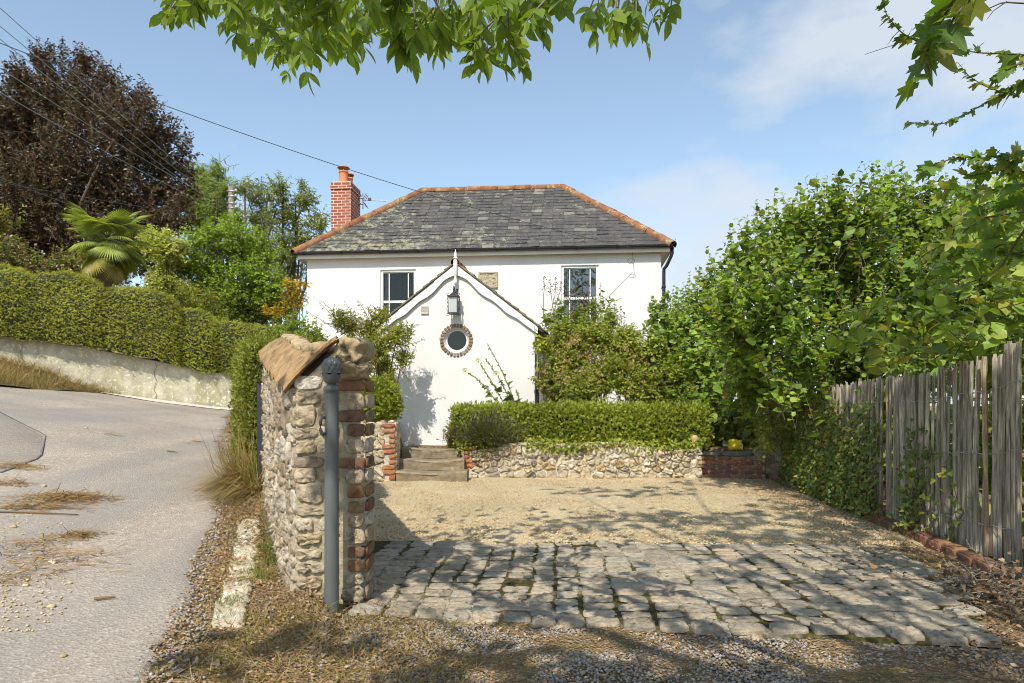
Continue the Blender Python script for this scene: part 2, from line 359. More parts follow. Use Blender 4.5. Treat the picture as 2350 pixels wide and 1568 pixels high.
M['lav_flower'] = leafmat('faded_lavender_flower', [(.12,.09,.10),(.15,.11,.11),(.10,.08,.07)], .1, .8, (1,1,1))
M['lf_holly'] = leafmat('hollyhock_leaf', [(.10,.15,.035),(.13,.18,.04)], .35)
M['petal'] = leafmat('cream_petal', [(.75,.70,.52),(.70,.66,.50)], .3, .6, (1,1,1))
M['petal_pink'] = leafmat('pink_petal', [(.65,.40,.42),(.70,.55,.52)], .3, .6, (1,1,1))
M['dry_grass'] = leafmat('dry_grass_blade', [(.36,.25,.09),(.42,.31,.13),(.30,.20,.07),(.22,.20,.05)], .3, .6, (1.1,1,.8))
M['green_grass'] = leafmat('green_grass_blade', [(.12,.17,.03),(.16,.20,.04),(.22,.22,.06)], .35)
M['litter'] = leafmat('leaf_litter', [(.28,.17,.085),(.36,.24,.13),(.20,.13,.075),(.46,.34,.20),(.40,.20,.07),(.15,.10,.065),(.42,.30,.15)], .15, .8, (1,1,1))
M['straw'] = leafmat('straw_debris', [(.36,.23,.09),(.28,.17,.07),(.18,.11,.05),(.44,.31,.15)], .1, .7, (1,1,1))
M['pebble'] = stonemat('pebble', [(.36,.33,.30),(.22,.20,.19),(.48,.45,.40),(.30,.25,.20),(.15,.14,.13),(.42,.34,.25)], nscale=40)
# ---------------------------------------------------------------- shape kits
def T_oval(w=.3, fold=.10, curl=-.10):
    return (np.array([(0,0,0),(-w*.8,.33,fold),(-w*.85,.62,fold*.9),(0,1,curl),(w*.85,.62,fold*.9),(w*.8,.33,fold)]), [(0,5,4,3),(0,3,2,1)])
def T_long(w=.16):
    return (np.array([(0,0,0),(-w,.4,.05),(0,1,-.12),(w,.4,.05)]), [(0,3,2,1)])
def T_ash():
    v = [(0,0,0),(-.17,.12,.03),(-.26,.34,.06),(-.24,.60,.05),(-.12,.84,0),(0,1.02,-.08),(.12,.84,0),(.24,.60,.05),(.26,.34,.06),(.17,.12,.03),(0,.36,-.01),(0,.62,-.02)]
    return np.array(v), [(0,10,2,1),(10,11,3,2),(11,5,4,3),(0,9,8,10),(10,8,7,11),(11,7,6,5)]
def T_hazel():
    v = [(0,0,0),(-.30,.06,.05),(-.44,.34,.10),(-.40,.60,.08),(-.24,.82,.03),(0,1.04,-.10),(.24,.82,.03),(.40,.60,.08),(.44,.34,.10),(.30,.06,.05),(0,.36,0),(0,.65,-.02)]
    v = [(x+(0.03 if i%2 else -.02)*np.sign(x), y, z) for i, (x, y, z) in enumerate(v)]
    return np.array(v, float), [(0,10,2,1),(10,11,3,2),(11,5,4,3),(0,9,8,10),(10,8,7,11),(11,7,6,5)]
def T_maple():
    P = [(0,0),(-.28,-.08),(-.50,.12),(-.34,.22),(-.62,.46),(-.44,.52),(-.46,.74),(-.22,.56),(-.16,.78),(-.10,.98),(0,1.1),(.10,.98),(.16,.78),(.22,.56),(.46,.74),(.44,.52),(.62,.46),(.34,.22),(.50,.12),(.28,-.08)]
    v = [(x, y, .12*abs(x)-.12*y*y) for x, y in P]+[(0,.35,0)]
    c = len(P); return np.array(v, float), [(c, (i+1) % c, i) for i in range(c)]
def T_ivy():
    P = [(0,0),(-.35,.0),(-.52,.28),(-.28,.42),(-.2,.7),(0,1.0),(.2,.7),(.28,.42),(.52,.28),(.35,.0)]
    v = [(x, y, .10*abs(x)) for x, y in P]+[(0,.4,-.02)]
    c = len(P); return np.array(v, float), [(c, (i+1) % c, i) for i in range(c)]
def T_sprig():
    v = [(-.05,0,0),(.05,0,0),(.02,1,-.1), (-.03,.3,0),(.0,.45,.03),(-.32,.75,.05), (.03,.35,0),(0,.5,-.03),(.30,.8,-.02),(-.02,.55,0),(.02,.62,0),(-.18,1.0,-.05)]
    return np.array(v, float), [(0,1,2),(3,4,5),(6,8,7),(9,10,11)]
def T_tuft():        # three little round leaves in one, for box and privet
    v = []; f = []
    for k, (ax, oy, oz) in enumerate(((-.5, 0, .1), (.45, .15, -.05), (0, .35, .15))):
        b = len(v); c, s_ = math.cos(ax), math.sin(ax)
        for x, y, z in ((0,0,0),(-.20,.35,.06),(0,.68,-.03),(.20,.35,.06)):
            v.append((x*c+y*s_, oy+y*c-x*s_, oz+z))
        f.append((b, b+3, b+2, b+1))
    return np.array(v, float), f
def T_blade(w=.035, bend=.35):
    v = [(-w,0,0),(w,0,0),(-w*.7,.5,bend*.25),(w*.7,.5,bend*.25),(0,1,bend)]
    return np.array(v, float), [(0,1,3,2),(2,3,4)]
def T_round():
    a = np.linspace(0, 2*np.pi, 7, endpoint=False)
    v = [(0,.5,.0)]+[(.5*math.cos(t), .5+.5*math.sin(t), .08) for t in a]
    return np.array(v, float), [(0, 1+i, 1+(i+1) % 7) for i in range(7)]

def rdir(n, r=None):
    r = r or rng; return nrm(r.normal(size=(n, 3)))

def shoot_curve(base, tip, n=7, bow=.15, r=None):
    r = r or rng
    base = np.asarray(base, float); tip = np.asarray(tip, float); d = np.linalg.norm(tip-base)
    mid = (base+tip)/2+r.normal(size=3)*bow*d*np.array([1, 1, .5])
    t = np.linspace(0, 1, n)[:, None]
    return (1-t)**2*base+2*t*(1-t)*mid+t*t*tip

def leaves_on(pts, n, tmpl, size, mb, r=None, frm=.15, droop=.25, spread=1.0, up=.8, mi=0, var=.42, taper=.35):
    """leaves set alternately along a twig, pointing out and a little forward, faces turned to the sky"""
    r = r or rng
    pts = np.asarray(pts, float); seg = np.linspace(frm, 1, n)*(len(pts)-1)
    i = np.minimum(seg.astype(int), len(pts)-2); f = (seg-i)[:, None]
    P = pts[i]*(1-f)+pts[i+1]*f; tan = nrm(pts[i+1]-pts[i])
    side = nrm(np.cross(tan, r.normal(size=(n, 3))+1e-3)); 
    side2 = nrm(np.cross(tan, np.array([0, 0, 1.0])+r.normal(size=(n, 3))*.5))
    side = nrm(side*.5+side2*np.where(np.arange(n) % 2, 1, -1)[:, None])
    yd = nrm(tan*.55+side*spread+np.array([0, 0, -droop])+r.normal(size=(n, 3))*.2)
    nr = nrm(np.array([0, 0, up*.55])+SUN*up*.75+r.normal(size=(n, 3))*.55)
    sc = size*(1+var*r.normal(size=n)).clip(.4, 1.7)*(1-taper*np.linspace(0, 1, n)**3)
    mb.scatter(tmpl, P, yd, nr, sc, mi)

def resample(poly, m):
    p = np.asarray(poly, float); q = np.vstack([p, p[:1]]); d = np.r_[0, np.cumsum(np.linalg.norm(np.diff(q, axis=0), axis=1))]
    t = np.linspace(0, d[-1], m, endpoint=False)
    return np.stack([np.interp(t, d, q[:, 0]), np.interp(t, d, q[:, 1])], 1)
def chaikin(p, k=1, a=.25):
    for _ in range(k):
        n = np.roll(p, -1, 0); p = np.stack([p*(1-a)+n*a, p*a+n*(1-a)], 1).reshape(-1, 2)
    return p
def voronoi(W, H, sites):
    sites = np.asarray(sites); out = []
    for i, s in enumerate(sites):
        poly = [(0, 0), (W, 0), (W, H), (0, H)]
        order = np.argsort(((sites-s)**2).sum(1))[1:18]
        for j in order:
            m = (s+sites[j])/2; d = sites[j]-s
            new = []
            for a in range(len(poly)):
                p, q = np.array(poly[a]), np.array(poly[(a+1) % len(poly)])
                sp, sq = (p-m)@d, (q-m)@d
                if sp <= 0: new.append(tuple(p))
                if sp*sq < 0: t = sp/(sp-sq); new.append(tuple(p+(q-p)*t))
            poly = new
            if len(poly) < 3: break
        if len(poly) >= 3: out.append(np.array(poly))
    return out
def rubble_cells(W, H, hmin, hmax, asp, r):
    sites = []; y = 0
    while y < H:
        h = r.uniform(hmin, hmax); x = -r.uniform(0, .5)*h
        while x < W:
            w = h*r.uniform(*asp); sites.append((x+w/2+r.normal()*h*.08, y+h/2+r.normal()*h*.22)); x += w
        y += h*.95
    s = np.array(sites); s = s[(s[:, 0] > 0) & (s[:, 0] < W) & (s[:, 1] > 0) & (s[:, 1] < H)]
    return voronoi(W, H, s)
def course_cells(W, hs, asp, r, y0=0):
    out = []; y = y0
    for h in hs:
        x = 0; ws = []
        while x < W-1e-6:
            w = h*r.uniform(*asp)
            if W-x-w < h*.8: w = W-x
            ws.append(w); out.append(np.array([(x, y), (x+w, y), (x+w, y+h), (x, y+h)])); x += w
        y += h
    return out
def stone(mb, poly, fmap, r, gap=.012, depth=.03, m=16, soft=1, rough=.12, mi=0, jit=.0, ca=.17):
    """one stone: outline shrunk by the joint, corners worn, face domed and uneven; fmap(u, v, h) places it"""
    p = np.asarray(poly, float); c = p.mean(0)
    ext = p.max(0)-p.min(0); size = min(ext)
    k = np.maximum(1-2*gap/np.maximum(ext, 1e-4), .35)
    p = c+(p-c)*k
    if jit: p = p+r.normal(size=p.shape)*jit*size
    p = resample(chaikin(resample(p, 12) if len(p) > 12 else p, soft, ca), m)
    p = p+r.normal(size=p.shape)*size*.018
    rings = []
    for sc, h in ((1.0, -.35), (.992, .40), (.95, .84), (.80, 1.0), (.42, 1.0)):
        q = c+(p-c)*sc; hh = np.full(m, h*depth)
        if h > .5: hh = hh+r.normal(size=m)*depth*rough+vnoise(np.c_[q*(2.2/size), np.full(m, c.sum()*7)])*depth*rough*1.6
        rings.append(np.c_[q, hh])
    V = np.concatenate(rings+[np.array([[c[0], c[1], depth*(1+r.normal()*rough)]])])
    V = fmap(V)
    n = len(rings); i = np.arange(n-1)[:, None]*m; j = np.arange(m)[None]; kx = (j+1) % m
    q = np.stack([i+j, i+kx, i+m+kx, i+m+j], -1).reshape(-1, 4)
    tri = np.array([((n-1)*m+a, (n-1)*m+(a+1) % m, n*m) for a in range(m)])
    b0 = mb.n; mb.add(V, q, mi)
    mb.f.setdefault((3, mi), []).append(tri+b0)
def planemap(o, u, w, nn):
    o, u, w, nn = map(lambda a: np.asarray(a, float), (o, u, w, nn))
    return lambda V: o+V[:, 0:1]*u+V[:, 1:2]*w+V[:, 2:3]*nn
def lump(mb, c, r3, seed, amp=.15, freq=2.0, sub=3, mi=0, rot=None, bottom=None):
    import bmesh
    bm = bmesh.new(); bmesh.ops.create_icosphere(bm, subdivisions=sub, radius=1)
    v = np.array([x.co[:] for x in bm.verts]); f = [tuple(x.index for x in q.verts) for q in bm.faces]; bm.free()
    k = 1+amp*vnoise(v+seed*3.7, freq)+amp*.5*vnoise(v+seed*1.3+9, freq*2.3)+amp*.2*vnoise(v+seed+5, freq*5)
    v = v*k[:, None]
    v = np.sign(v)*np.abs(v)**.82 * np.asarray(r3)
    if rot is not None: v = v@np.array(Matrix.Rotation(rot, 3, 'Y')).T
    v = v+np.asarray(c)
    if bottom is not None: v[:, 2] = np.maximum(v[:, 2], bottom)
    return mb.add(v, f, mi)

# ---------------------------------------------------------------- the lie of the land
XEY = ([-6, 0, 2.75, 4.73, 7.16, 10.3, 15.8, 20, 40], [.2, -.85, -1.41, -2.04, -2.95, -4.3, -6.45, -8, -16])
XWY = ([-6, 2.8, 3.8, 4.3, 6.4, 9, 12, 16, 22, 40], [.6, -.75, -1.02, -1.30, -2.13, -3.2, -4.4, -6, -8, -15])
Xe = lambda Y: np.interp(Y, *XEY)
XW = lambda Y: np.interp(Y, *XWY)
RW0, RWD = np.array([-10.2, 13.6]), np.array([3.68, 2.4])/np.hypot(3.68, 2.4)      # concrete retaining wall line
def sstep(a, b, x): t = np.clip((x-a)/(b-a), 0, 1); return t*t*(3-2*t)
def roadz(X, Y):
    Yc = np.minimum(Y, 18); z = np.where(Yc > 2.75, .075*(Yc-2.75), .02*(Yc-2.75))
    return z+np.clip(.03*(Yc-3), 0, .18)*np.log1p(np.exp((Xe(Yc)-X)*3))/3
def G(X, Y):
    X = np.asarray(X, float); Y = np.asarray(Y, float)
    zb = np.interp(Y, [2.8, 3.8, 4.4, 6.4, 9, 12, 16], [.0, .04, .12, .42, .78, .98, 1.1])
    xe, xw = Xe(Y), XW(Y)
    t = sstep(0, 1, (X-xe)/np.maximum(xw-.16-xe, .05))
    left = np.where(X < xe, roadz(X, Y), roadz(xe, Y)*(1-t)+np.maximum(zb, roadz(xe, Y))*t)
    garden = .46-.10*sstep(11, 12.6, Y)
    right = np.where(Y < 10.78, 0.0, garden)
    right = np.where((X < -2.05) & (Y > 10.2), .80, right)
    right = np.where((X > 4.0) & (Y < 12), .05, right)
    z = np.where(X < xw, left, right)
    z = np.where(Y > 13.5, np.where(X < xw, np.maximum(z, .9), z), z)
    # behind the concrete wall the garden lies higher
    n = (X-RW0[0])*(-RWD[1])+(Y-RW0[1])*RWD[0]
    a = (X-RW0[0])*RWD[0]+(Y-RW0[1])*RWD[1]
    up = 2.42-.075*np.clip(a, -6, 8)+.05*np.clip(n, 0, 60)
    far = sstep(18.3, 19.5, Y)*sstep(-4.0, -6.0, X)
    m = np.where((n > .12) & (a < 5.6), 1.0, far)
    z = z*(1-m)+np.maximum(up, z)*m
    return z

def soilmat():
    m, nt, b = new_mat('soil_and_leaf_litter')
    obj = nd(nt, 'ShaderNodeTexCoord').outputs['Object']
    vo = nd(nt, 'ShaderNodeTexVoronoi', {'Scale': 70, 'Vector': obj, 'Randomness': 1.0})
    col = ramp(nt, nd(nt, 'ShaderNodeSeparateColor', {0: vo.outputs['Color']}).outputs[0],
        [(0, (.20,.13,.07)), (.3, (.32,.21,.11)), (.5, (.15,.11,.065)), (.7, (.40,.29,.17)), (.9, (.27,.18,.09)), (1, (.50,.43,.33))])
    col = mixc(nt, ramp(nt, noise(nt, 2.6, 5), [(.5, 0), (.68, .8)]), col, (.30,.20,.07))
    col = mixc(nt, ramp(nt, noise(nt, 4.5, 6), [(.58, 0), (.70, .7)]), col, (.09,.10,.025))
    nt.links.new(col, b.inputs['Base Color']); b.inputs['Roughness'].default_value = .95; b.inputs['Specular IOR Level'].default_value = .15
    h = nd(nt, 'ShaderNodeMath', {0: vo.outputs['Distance'], 1: noise(nt, 30, 8)}, operation='ADD').outputs[0]
    bump(nt, b, h, .9, .03)
    return m
def roadmat(name='old_pale_asphalt', k=1.0):
    m, nt, b = new_mat(name)
    obj = nd(nt, 'ShaderNodeTexCoord').outputs['Object']
    vo = nd(nt, 'ShaderNodeTexVoronoi', {'Scale': 62, 'Vector': obj})
    v = nd(nt, 'ShaderNodeSeparateColor', {0: vo.outputs['Color']}).outputs[0]
    col = ramp(nt, v, [(0, (.30*k,.25*k,.20*k)), (.3, (.36*k,.302*k,.245*k)), (.6, (.395*k,.333*k,.272*k)), (.88, (.43*k,.365*k,.30*k)), (1, (.56*k,.49*k,.40*k))])
    col = mixc(nt, 1.0, col, ramp(nt, noise(nt, .7, 6, .6), [(.3, .74), (.7, 1.16)]), 'MULTIPLY')
    tr = nd(nt, 'ShaderNodeMapping', {'Vector': obj, 'Rotation': (0, 0, math.radians(-21)), 'Scale': (1.6, .16, 1)}).outputs['Vector']
    col = mixc(nt, ramp(nt, noise(nt, .9, 4, .5, tr), [(.42, 0), (.62, .6)]), col, (.26,.242,.22))
    col = mixc(nt, ramp(nt, noise(nt, 3.2, 7, .7), [(.62, 0), (.72, .5)]), col, (.20,.15,.10))
    col = mixc(nt, ramp(nt, noise(nt, 14, 6, .7), [(.62, 0), (.72, .45)]), col, (.14,.12,.11))
    nt.links.new(col, b.inputs['Base Color']); b.inputs['Roughness'].default_value = .85; b.inputs['Specular IOR Level'].default_value = .3
    h = nd(nt, 'ShaderNodeMath', {0: vo.outputs['Distance'], 1: noise(nt, 90, 6)}, operation='ADD').outputs[0]
    bump(nt, b, h, .45, .015)
    return m
def gravelmat():
    m, nt, b = new_mat('golden_gravel')
    obj = nd(nt, 'ShaderNodeTexCoord').outputs['Object']
    wv = nd(nt, 'ShaderNodeVectorMath', {0: obj, 1: nd(nt, 'ShaderNodeTexNoise', {'Vector': obj, 'Scale': 9.0}).outputs['Color']}, operation='ADD').outputs[0]
    vo = nd(nt, 'ShaderNodeTexVoronoi', {'Scale': 38, 'Vector': wv})
    v = nd(nt, 'ShaderNodeSeparateColor', {0: vo.outputs['Color']}).outputs[0]
    col = ramp(nt, v, [(0, (.45,.31,.15)), (.22, (.76,.60,.36)), (.5, (.84,.70,.44)), (.75, (.88,.77,.55)), (.9, (.58,.40,.19)), (1, (.93,.88,.77))])
    col = mixc(nt, ramp(nt, vo.outputs['Distance'], [(.5, 0), (.9, .3)]), col, (.34,.25,.13))
    col = mixc(nt, 1.0, col, ramp(nt, noise(nt, 1.1, 5, .6), [(.3, .85), (.7, 1.1)]), 'MULTIPLY')
    # brown leaf fragments fallen under the hedge side
    sx = nd(nt, 'ShaderNodeSeparateXYZ', {0: obj}).outputs['X']
    fr = nd(nt, 'ShaderNodeMath', {0: sx, 1: .055, 2: noise(nt, 16, 7, .75)}, operation='MULTIPLY_ADD').outputs[0]
    col = mixc(nt, ramp(nt, fr, [(.68, 0), (.80, .75)]), col, (.19,.125,.075))
    nt.links.new(col, b.inputs['Base Color']); b.inputs['Roughness'].default_value = .9; b.inputs['Specular IOR Level'].default_value = .2
    hh = nd(nt, 'ShaderNodeMath', {0: vo.outputs['Distance'], 1: -1.0}, operation='MULTIPLY').outputs[0]
    bump(nt, b, hh, .8, .02)
    return m
def bedmat():
    m, nt, b = new_mat('sandy_joint_mortar')
    col = ramp(nt, noise(nt, 40, 6), [(.3, (.28,.24,.17)), (.7, (.50,.44,.34))])
    n = noise(nt, 1.5, 5, .6); n2 = noise(nt, 14, 5)
    s = nd(nt, 'ShaderNodeMath', {0: n2, 1: .3, 2: n}, operation='MULTIPLY_ADD').outputs[0]
    col = mixc(nt, ramp(nt, s, [(.575, 0), (.67, 1)]), col, ramp(nt, noise(nt, 30, 4), [(.35, (.04,.034,.016)), (.7, (.105,.095,.032))]))
    nt.links.new(col, b.inputs['Base Color']); b.inputs['Roughness'].default_value = .95; b.inputs['Specular IOR Level'].default_value = .1
    bump(nt, b, noise(nt, 60, 8), .8, .012)
    return m
def concmat(name='lichened_concrete', base=(.40,.37,.28)):
    m, nt, b = new_mat(name)
    obj = nd(nt, 'ShaderNodeTexCoord').outputs['Object']
    col = mixc(nt, 1.0, base, ramp(nt, noise(nt, 5, 7, .65), [(.3, .7), (.7, 1.25)]), 'MULTIPLY')
    st = nd(nt, 'ShaderNodeMapping', {'Vector': obj, 'Scale': (2.5, 2.5, .5)}).outputs['Vector']
    col = mixc(nt, ramp(nt, noise(nt, 1.1, 6, .6, st), [(.48, 0), (.7, .65)]), col, (.30,.28,.11))
    col = mixc(nt, ramp(nt, noise(nt, 1.6, 6, .7, st), [(.60, 0), (.74, .5)]), col, (.22,.21,.19))
    col = mixc(nt, ramp(nt, noise(nt, 17, 4, .6, dist=.3), [(.57, 0), (.62, .9)]), col, (.72,.70,.62))
    col = mixc(nt, ramp(nt, noise(nt, 24, 4, .6), [(.68, 0), (.72, .8)]), col, (.09,.085,.07))
    nt.links.new(col, b.inputs['Base Color']); b.inputs['Roughness'].default_value = .9; b.inputs['Specular IOR Level'].default_value = .2
    bump(nt, b, noise(nt, 40, 8, .7), .5, .02)
    return m
M['soil'] = soilmat(); M['road'] = roadmat(); M['road2'] = roadmat('older_grey_asphalt', .80); M['gravel'] = gravelmat(); M['bed'] = bedmat(); M['conc'] = concmat('lichened_concrete', (.56,.51,.38)); M['kerb'] = concmat('worn_kerb_concrete', (.50,.44,.33))
M['tar'] = plain('dark_asphalt_edge', (.16,.15,.145), .85, var=.3, nscale=25, bmp=.8)

# one ground sheet out to the horizon
gx = np.unique(np.r_[np.linspace(-400, -15, 26), np.arange(-15, 7.01, .11), np.linspace(7.5, 400, 26)])
gy = np.unique(np.r_[np.linspace(-200, -2, 16), np.arange(-2, 22.01, .11), np.linspace(22.5, 900, 40)])
GX, GY = np.meshgrid(gx, gy); GZ = G(GX, GY)
GZ = GZ+.018*vnoise(np.stack([GX, GY, GX*0], -1), 4.0)*(np.abs(GX) < 8)
under = ((GX < Xe(GY)-.28) & (GY < 18) & (GX > -15)) | ((GX > XW(GY)+.15) & (GX < 4.0) & (GY > 3.75) & (GY < 10.7) & ((GY > 5.6) | (GX < np.interp(GY, [3.1, 3.25, 4.3, 5.6], [1.8, 2.1, 2.6, 2.85]))))
GZ = np.where(under, GZ-.06, GZ)
mb = MB(); mb.grid(np.stack([GX, GY, GZ], -1)); struct(mb.build('ground', M['soil'], smooth=True))

# the lane
rows = []
for Y in np.arange(-1.5, 17.3, .09):
    lft = -15.0 if Y < 8 else max(-15.0, RW0[0]+(Y-RW0[1])*RWD[0]/RWD[1]+.08)
    e = float(Xe(Y))+.07*float(vnoise(np.array([[Y*1.0, 3, 1]]), 2.2)[0])+.03*float(vnoise(np.array([[Y, 8, 1]]), 9)[0])
    X = e+(lft-e)*np.linspace(0, 1, 60)**1.4
    sink = .055*(1-sstep(0, .10, e-X))
    rows.append(np.stack([X, np.full(60, Y), roadz(X, np.full(60, Y))+.012-sink+.006*vnoise(np.stack([X, X*0+Y, X*0], -1), 1.5)], -1))
mb = MB(); mb.grid(np.array(rows), flip=True); struct(mb.build('road', M['road'], smooth=True))
# older slab of asphalt coming in from the left, with a tarred seam
pa = [at(0,1003,7.8), at(60,985,8.3), at(92,985,8.0), at(50,1035,6.75), at(0,1045,6.6)]
poly = np.array([(-9.0, 10.2), (-7.0, 9.2), (-5.6, 8.2), (-4.9, 7.1), (-4.75, 6.3), (-5.6, 5.6), (-8, 5.2), (-13, 7)])
cen = poly.mean(0); rings = []
pp = resample(poly, 90)
for s_ in (1.0, .985, .8, .5, .2, .02):
    q = cen+(pp-cen)*s_
    rings.append(np.c_[q, roadz(q[:, 0], q[:, 1])+.006+(.010 if s_ < 1 else 0)])
R = np.array(rings); R = np.concatenate([R, R[:, :1]], 1)
mb = MB(); mb.grid(R); struct(mb.build('road_patch', M['road2'], smooth=True))

R2 = np.array([np.c_[cen+(pp-cen)*k_, roadz(*(cen+(pp-cen)*k_).T)+z_] for k_, z_ in ((1.006, .012), (1.002, .024), (.996, .024))]); R2 = np.concatenate([R2, R2[:, :1]], 1)
mb = MB(); mb.grid(R2); struct(mb.build('tar_seam', M['tar']))
# driveway gravel
KX = lambda Y: np.interp(Y, [2.5, 4.3, 4.72, 6.68, 8, 10.8], [2.9, 3.14, 3.21, 3.47, 3.63, 3.95])
rows = []
for Y in np.arange(5.43, 10.82, .06):
    a, b_ = XW(Y)+.10, KX(Y)+.02
    X = np.linspace(a, b_, 100); rows.append(np.stack([X, np.full(100, Y), .008+.012*vnoise(np.stack([X, X*0+Y, X*0], -1), 2.5)+.006*vnoise(np.stack([X, X*0+Y, X*0+4], -1), 9)-.05*(1-sstep(5.43, 5.53, Y))], -1))
mb = MB(); mb.grid(np.array(rows)); struct(mb.build('gravel_drive', M['gravel'], smooth=True))

# cobbled apron: bed sheet + real setts in one paving surface
def front_y(X): return 3.63-.158*(X+.75)
def right_x(Y): return np.interp(Y, [3.1, 3.25, 4.3, 5.6], [1.95, 2.25, 2.74, 2.98])
def crown(X, Y): return .010+.016*vnoise(np.stack([X, Y, X*0], -1), 1.3)
rows = []
for t in np.linspace(0, 1, 60):
    r_ = []
    for s_ in np.linspace(-.09, 1.02, 90):
        X0 = -.86; Yt = 5.58
        Y = (front_y(X0+s_*3.4)-.03)*(1-t)+Yt*t
        X = X0+s_*(right_x(Y)-X0); Y = (front_y(X)-.03)*(1-t)+Yt*t
        r_.append((X, Y))
    rows.append(r_)
A = np.array(rows); Z = crown(A[..., 0], A[..., 1])
Z[0] -= .05
mb = MB(); mb.grid(np.concatenate([A, Z[..., None]], -1), mi=0)
r = np.random.default_rng(5)
x = -1.08; cols_ = []
while x < 2.95: w = r.uniform(.145, .195); cols_.append((x, w)); x += w
for ci, (x, w) in enumerate(cols_):
    y = front_y(x+w/2)-.01+r.uniform(0, .02); first = True
    while y < 5.52:
        dl = r.uniform(.125, .170)*(1.10 if first else 1)
        if 5.54-y-dl < .06: dl = 5.54-y
        cy = y+dl/2
        sh = lambda yy: .045*(yy-3.6)+.014*math.sin(yy*2.7+x*2)+.010*math.sin(yy*6+x*5)
        if x+w/2+sh(cy) < right_x(cy)+.02:
            y1 = y+dl-.010; poly = [(x+sh(y), y), (x+w+sh(y), y+r.normal()*.006), (x+w+sh(y1), y1+r.normal()*.006), (x+sh(y1), y1)]
            cx = x+w/2+sh(cy); zc = float(crown(np.array([cx]), np.array([cy]))[0]); tx, ty = r.normal()*.04, r.normal()*.035
            fm = lambda V, zc=zc, cx=cx, cy=cy, tx=tx, ty=ty: np.c_[V[:, 0], V[:, 1], zc+V[:, 2]+tx*(V[:, 0]-cx)+ty*(V[:, 1]-cy)]
            if r.random() > .012 and (cx > -.86 or cy > 4.5): stone(mb, poly, fm, r, gap=r.uniform(.006, .011), depth=r.uniform(.006, .013)+(.012 if first else 0), m=24, soft=1, rough=.22, mi=1, jit=.03, ca=.13)
        y += dl; first = False
struct(mb.build('cobbled_apron', [M['bed'], M['sett']], smooth=True))

# pale broken kerb slabs along the lane edge
mb = MB(); r = np.random.default_rng(9)
def kerbpath(s_): return at(*[(505,1440),(512,1400),(520,1350),(530,1290),(540,1240),(547,1218)][s_], [3.5,3.68,3.95,4.42,4.9,5.15][s_])
cells = []
for Y0, Y1 in ((3.3,3.62),(3.62,4.0),(4.0,4.35),(4.35,4.8),(4.8,5.3)):
    xa0, xa1 = Xe(Y0)+.13, Xe(Y1)+.13
    poly = [(xa0, Y0+.01), (xa0+.17, Y0+.01), (xa1+.15, Y1), (xa1-.02, Y1)]
    zc = G(np.mean([p[0] for p in poly]), (Y0+Y1)/2)
    fm = lambda V: np.c_[V[:, 0], V[:, 1], G(V[:, 0], V[:, 1])+.004+V[:, 2]]
    stone(mb, poly, fm, r, gap=.004, depth=.018, m=30, soft=1, rough=.3, jit=.02, ca=.08)
struct(mb.build('kerb', M['kerb'], smooth=True))
# concrete gutter strip at the foot of the retaining wall
mb = MB(); P = []
for a in np.linspace(1.6, 5.2, 30):
    c = RW0+RWD*a; nn = np.array([RWD[1], -RWD[0]])
    w = .10+.45*sstep(1.6, 2.6, a)*(1-.5*sstep(3.5, 5.2, a))+.05*math.sin(a*5)
    q0, q1 = c+nn*.05, c+nn*(.05+w)
    P.append([(*q0, roadz(*q0)+.035), (*q1, roadz(*q1)+.026)])
mb.grid(np.array(P)); struct(mb.build('gutter_strip', plain('pale_concrete', (.62,.58,.50), .85, var=.2, nscale=12, bmp=.5)))
# ---------------------------------------------------------------- the roadside stone wall with its gate-pier end
PW = empty('stone_pier_wall', (-1.02, 3.85, 0))
PWi = PW.matrix_world.inverted()
def rel(o, par):      # keep world placement under a parent Empty
    o.parent = par; o.matrix_parent_inverse = par.matrix_world.inverted(); return o
tag(PW, 'rubble stone wall end with brick quoin and terracotta tiled coping between lane and driveway', 'stone wall')
cy = np.array([3.85, 3.95, 4.10, 4.35, 4.8, 5.5, 6.4]); cxl = np.array([-1.213, -1.275, -1.36, -1.475, -1.665, -1.955, -2.31])
arc = np.r_[0, np.cumsum(np.hypot(np.diff(cxl), np.diff(cy)))]; LW = arc[-1]
def wpath(u): return np.interp(u, arc, cxl), np.interp(u, arc, cy)
def wdir(u):
    a, b = wpath(np.clip(u-.15, 0, LW)), wpath(np.clip(u+.15, 0, LW)); d = nrm(np.stack([np.atleast_1d(b[0]-a[0]), np.atleast_1d(b[1]-a[1])], -1)); return d
wbase = lambda u: np.interp(u, [0, .5, LW], [-.02, .10, .40])
weave = lambda u: np.interp(u, [0, .25, .62, LW], [1.262, 1.305, 1.375, 1.640])
wridge = lambda u: np.interp(u, [0, .5, 1.1, 1.6, LW], [1.505, 1.50, 1.56, 1.655, 1.79])+.0
WT = .375
def wframe(u):
    u = np.asarray(u, float); x, y = wpath(u); d = wdir(u); n = np.stack([-d[:, 1], d[:, 0]], -1)   # outward = left
    return np.stack([x, y], -1), d, n
# core of mortar
us = np.linspace(0, LW, 24); p, d, n = wframe(us); n[0] = (-1, 0); inn = n*(-.002)
ridge_off = np.interp(us, [0, LW], [.24, .20])[:, None]
sec = []
for (q, z) in ((p-inn, wbase(us)-.35), (p-inn, weave(us)-.03), (p-n*ridge_off, wridge(us)-.05), (p-n*(WT-.015), weave(us)-.03), (p-n*(WT-.015), np.full(24, -.3))):
    sec.append(np.c_[q, z])
S = np.stack(sec, 1); S[0, :, 1] += .000
mb = MB(); mb.grid(S)
mb.add(S[0], [(0, 1, 2, 3, 4)]); mb.add(S[-1], [(4, 3, 2, 1, 0)])
rel(mb.build('mortar_core', M['mortar'], smooth=False), PW)
r = np.random.default_rng(21)
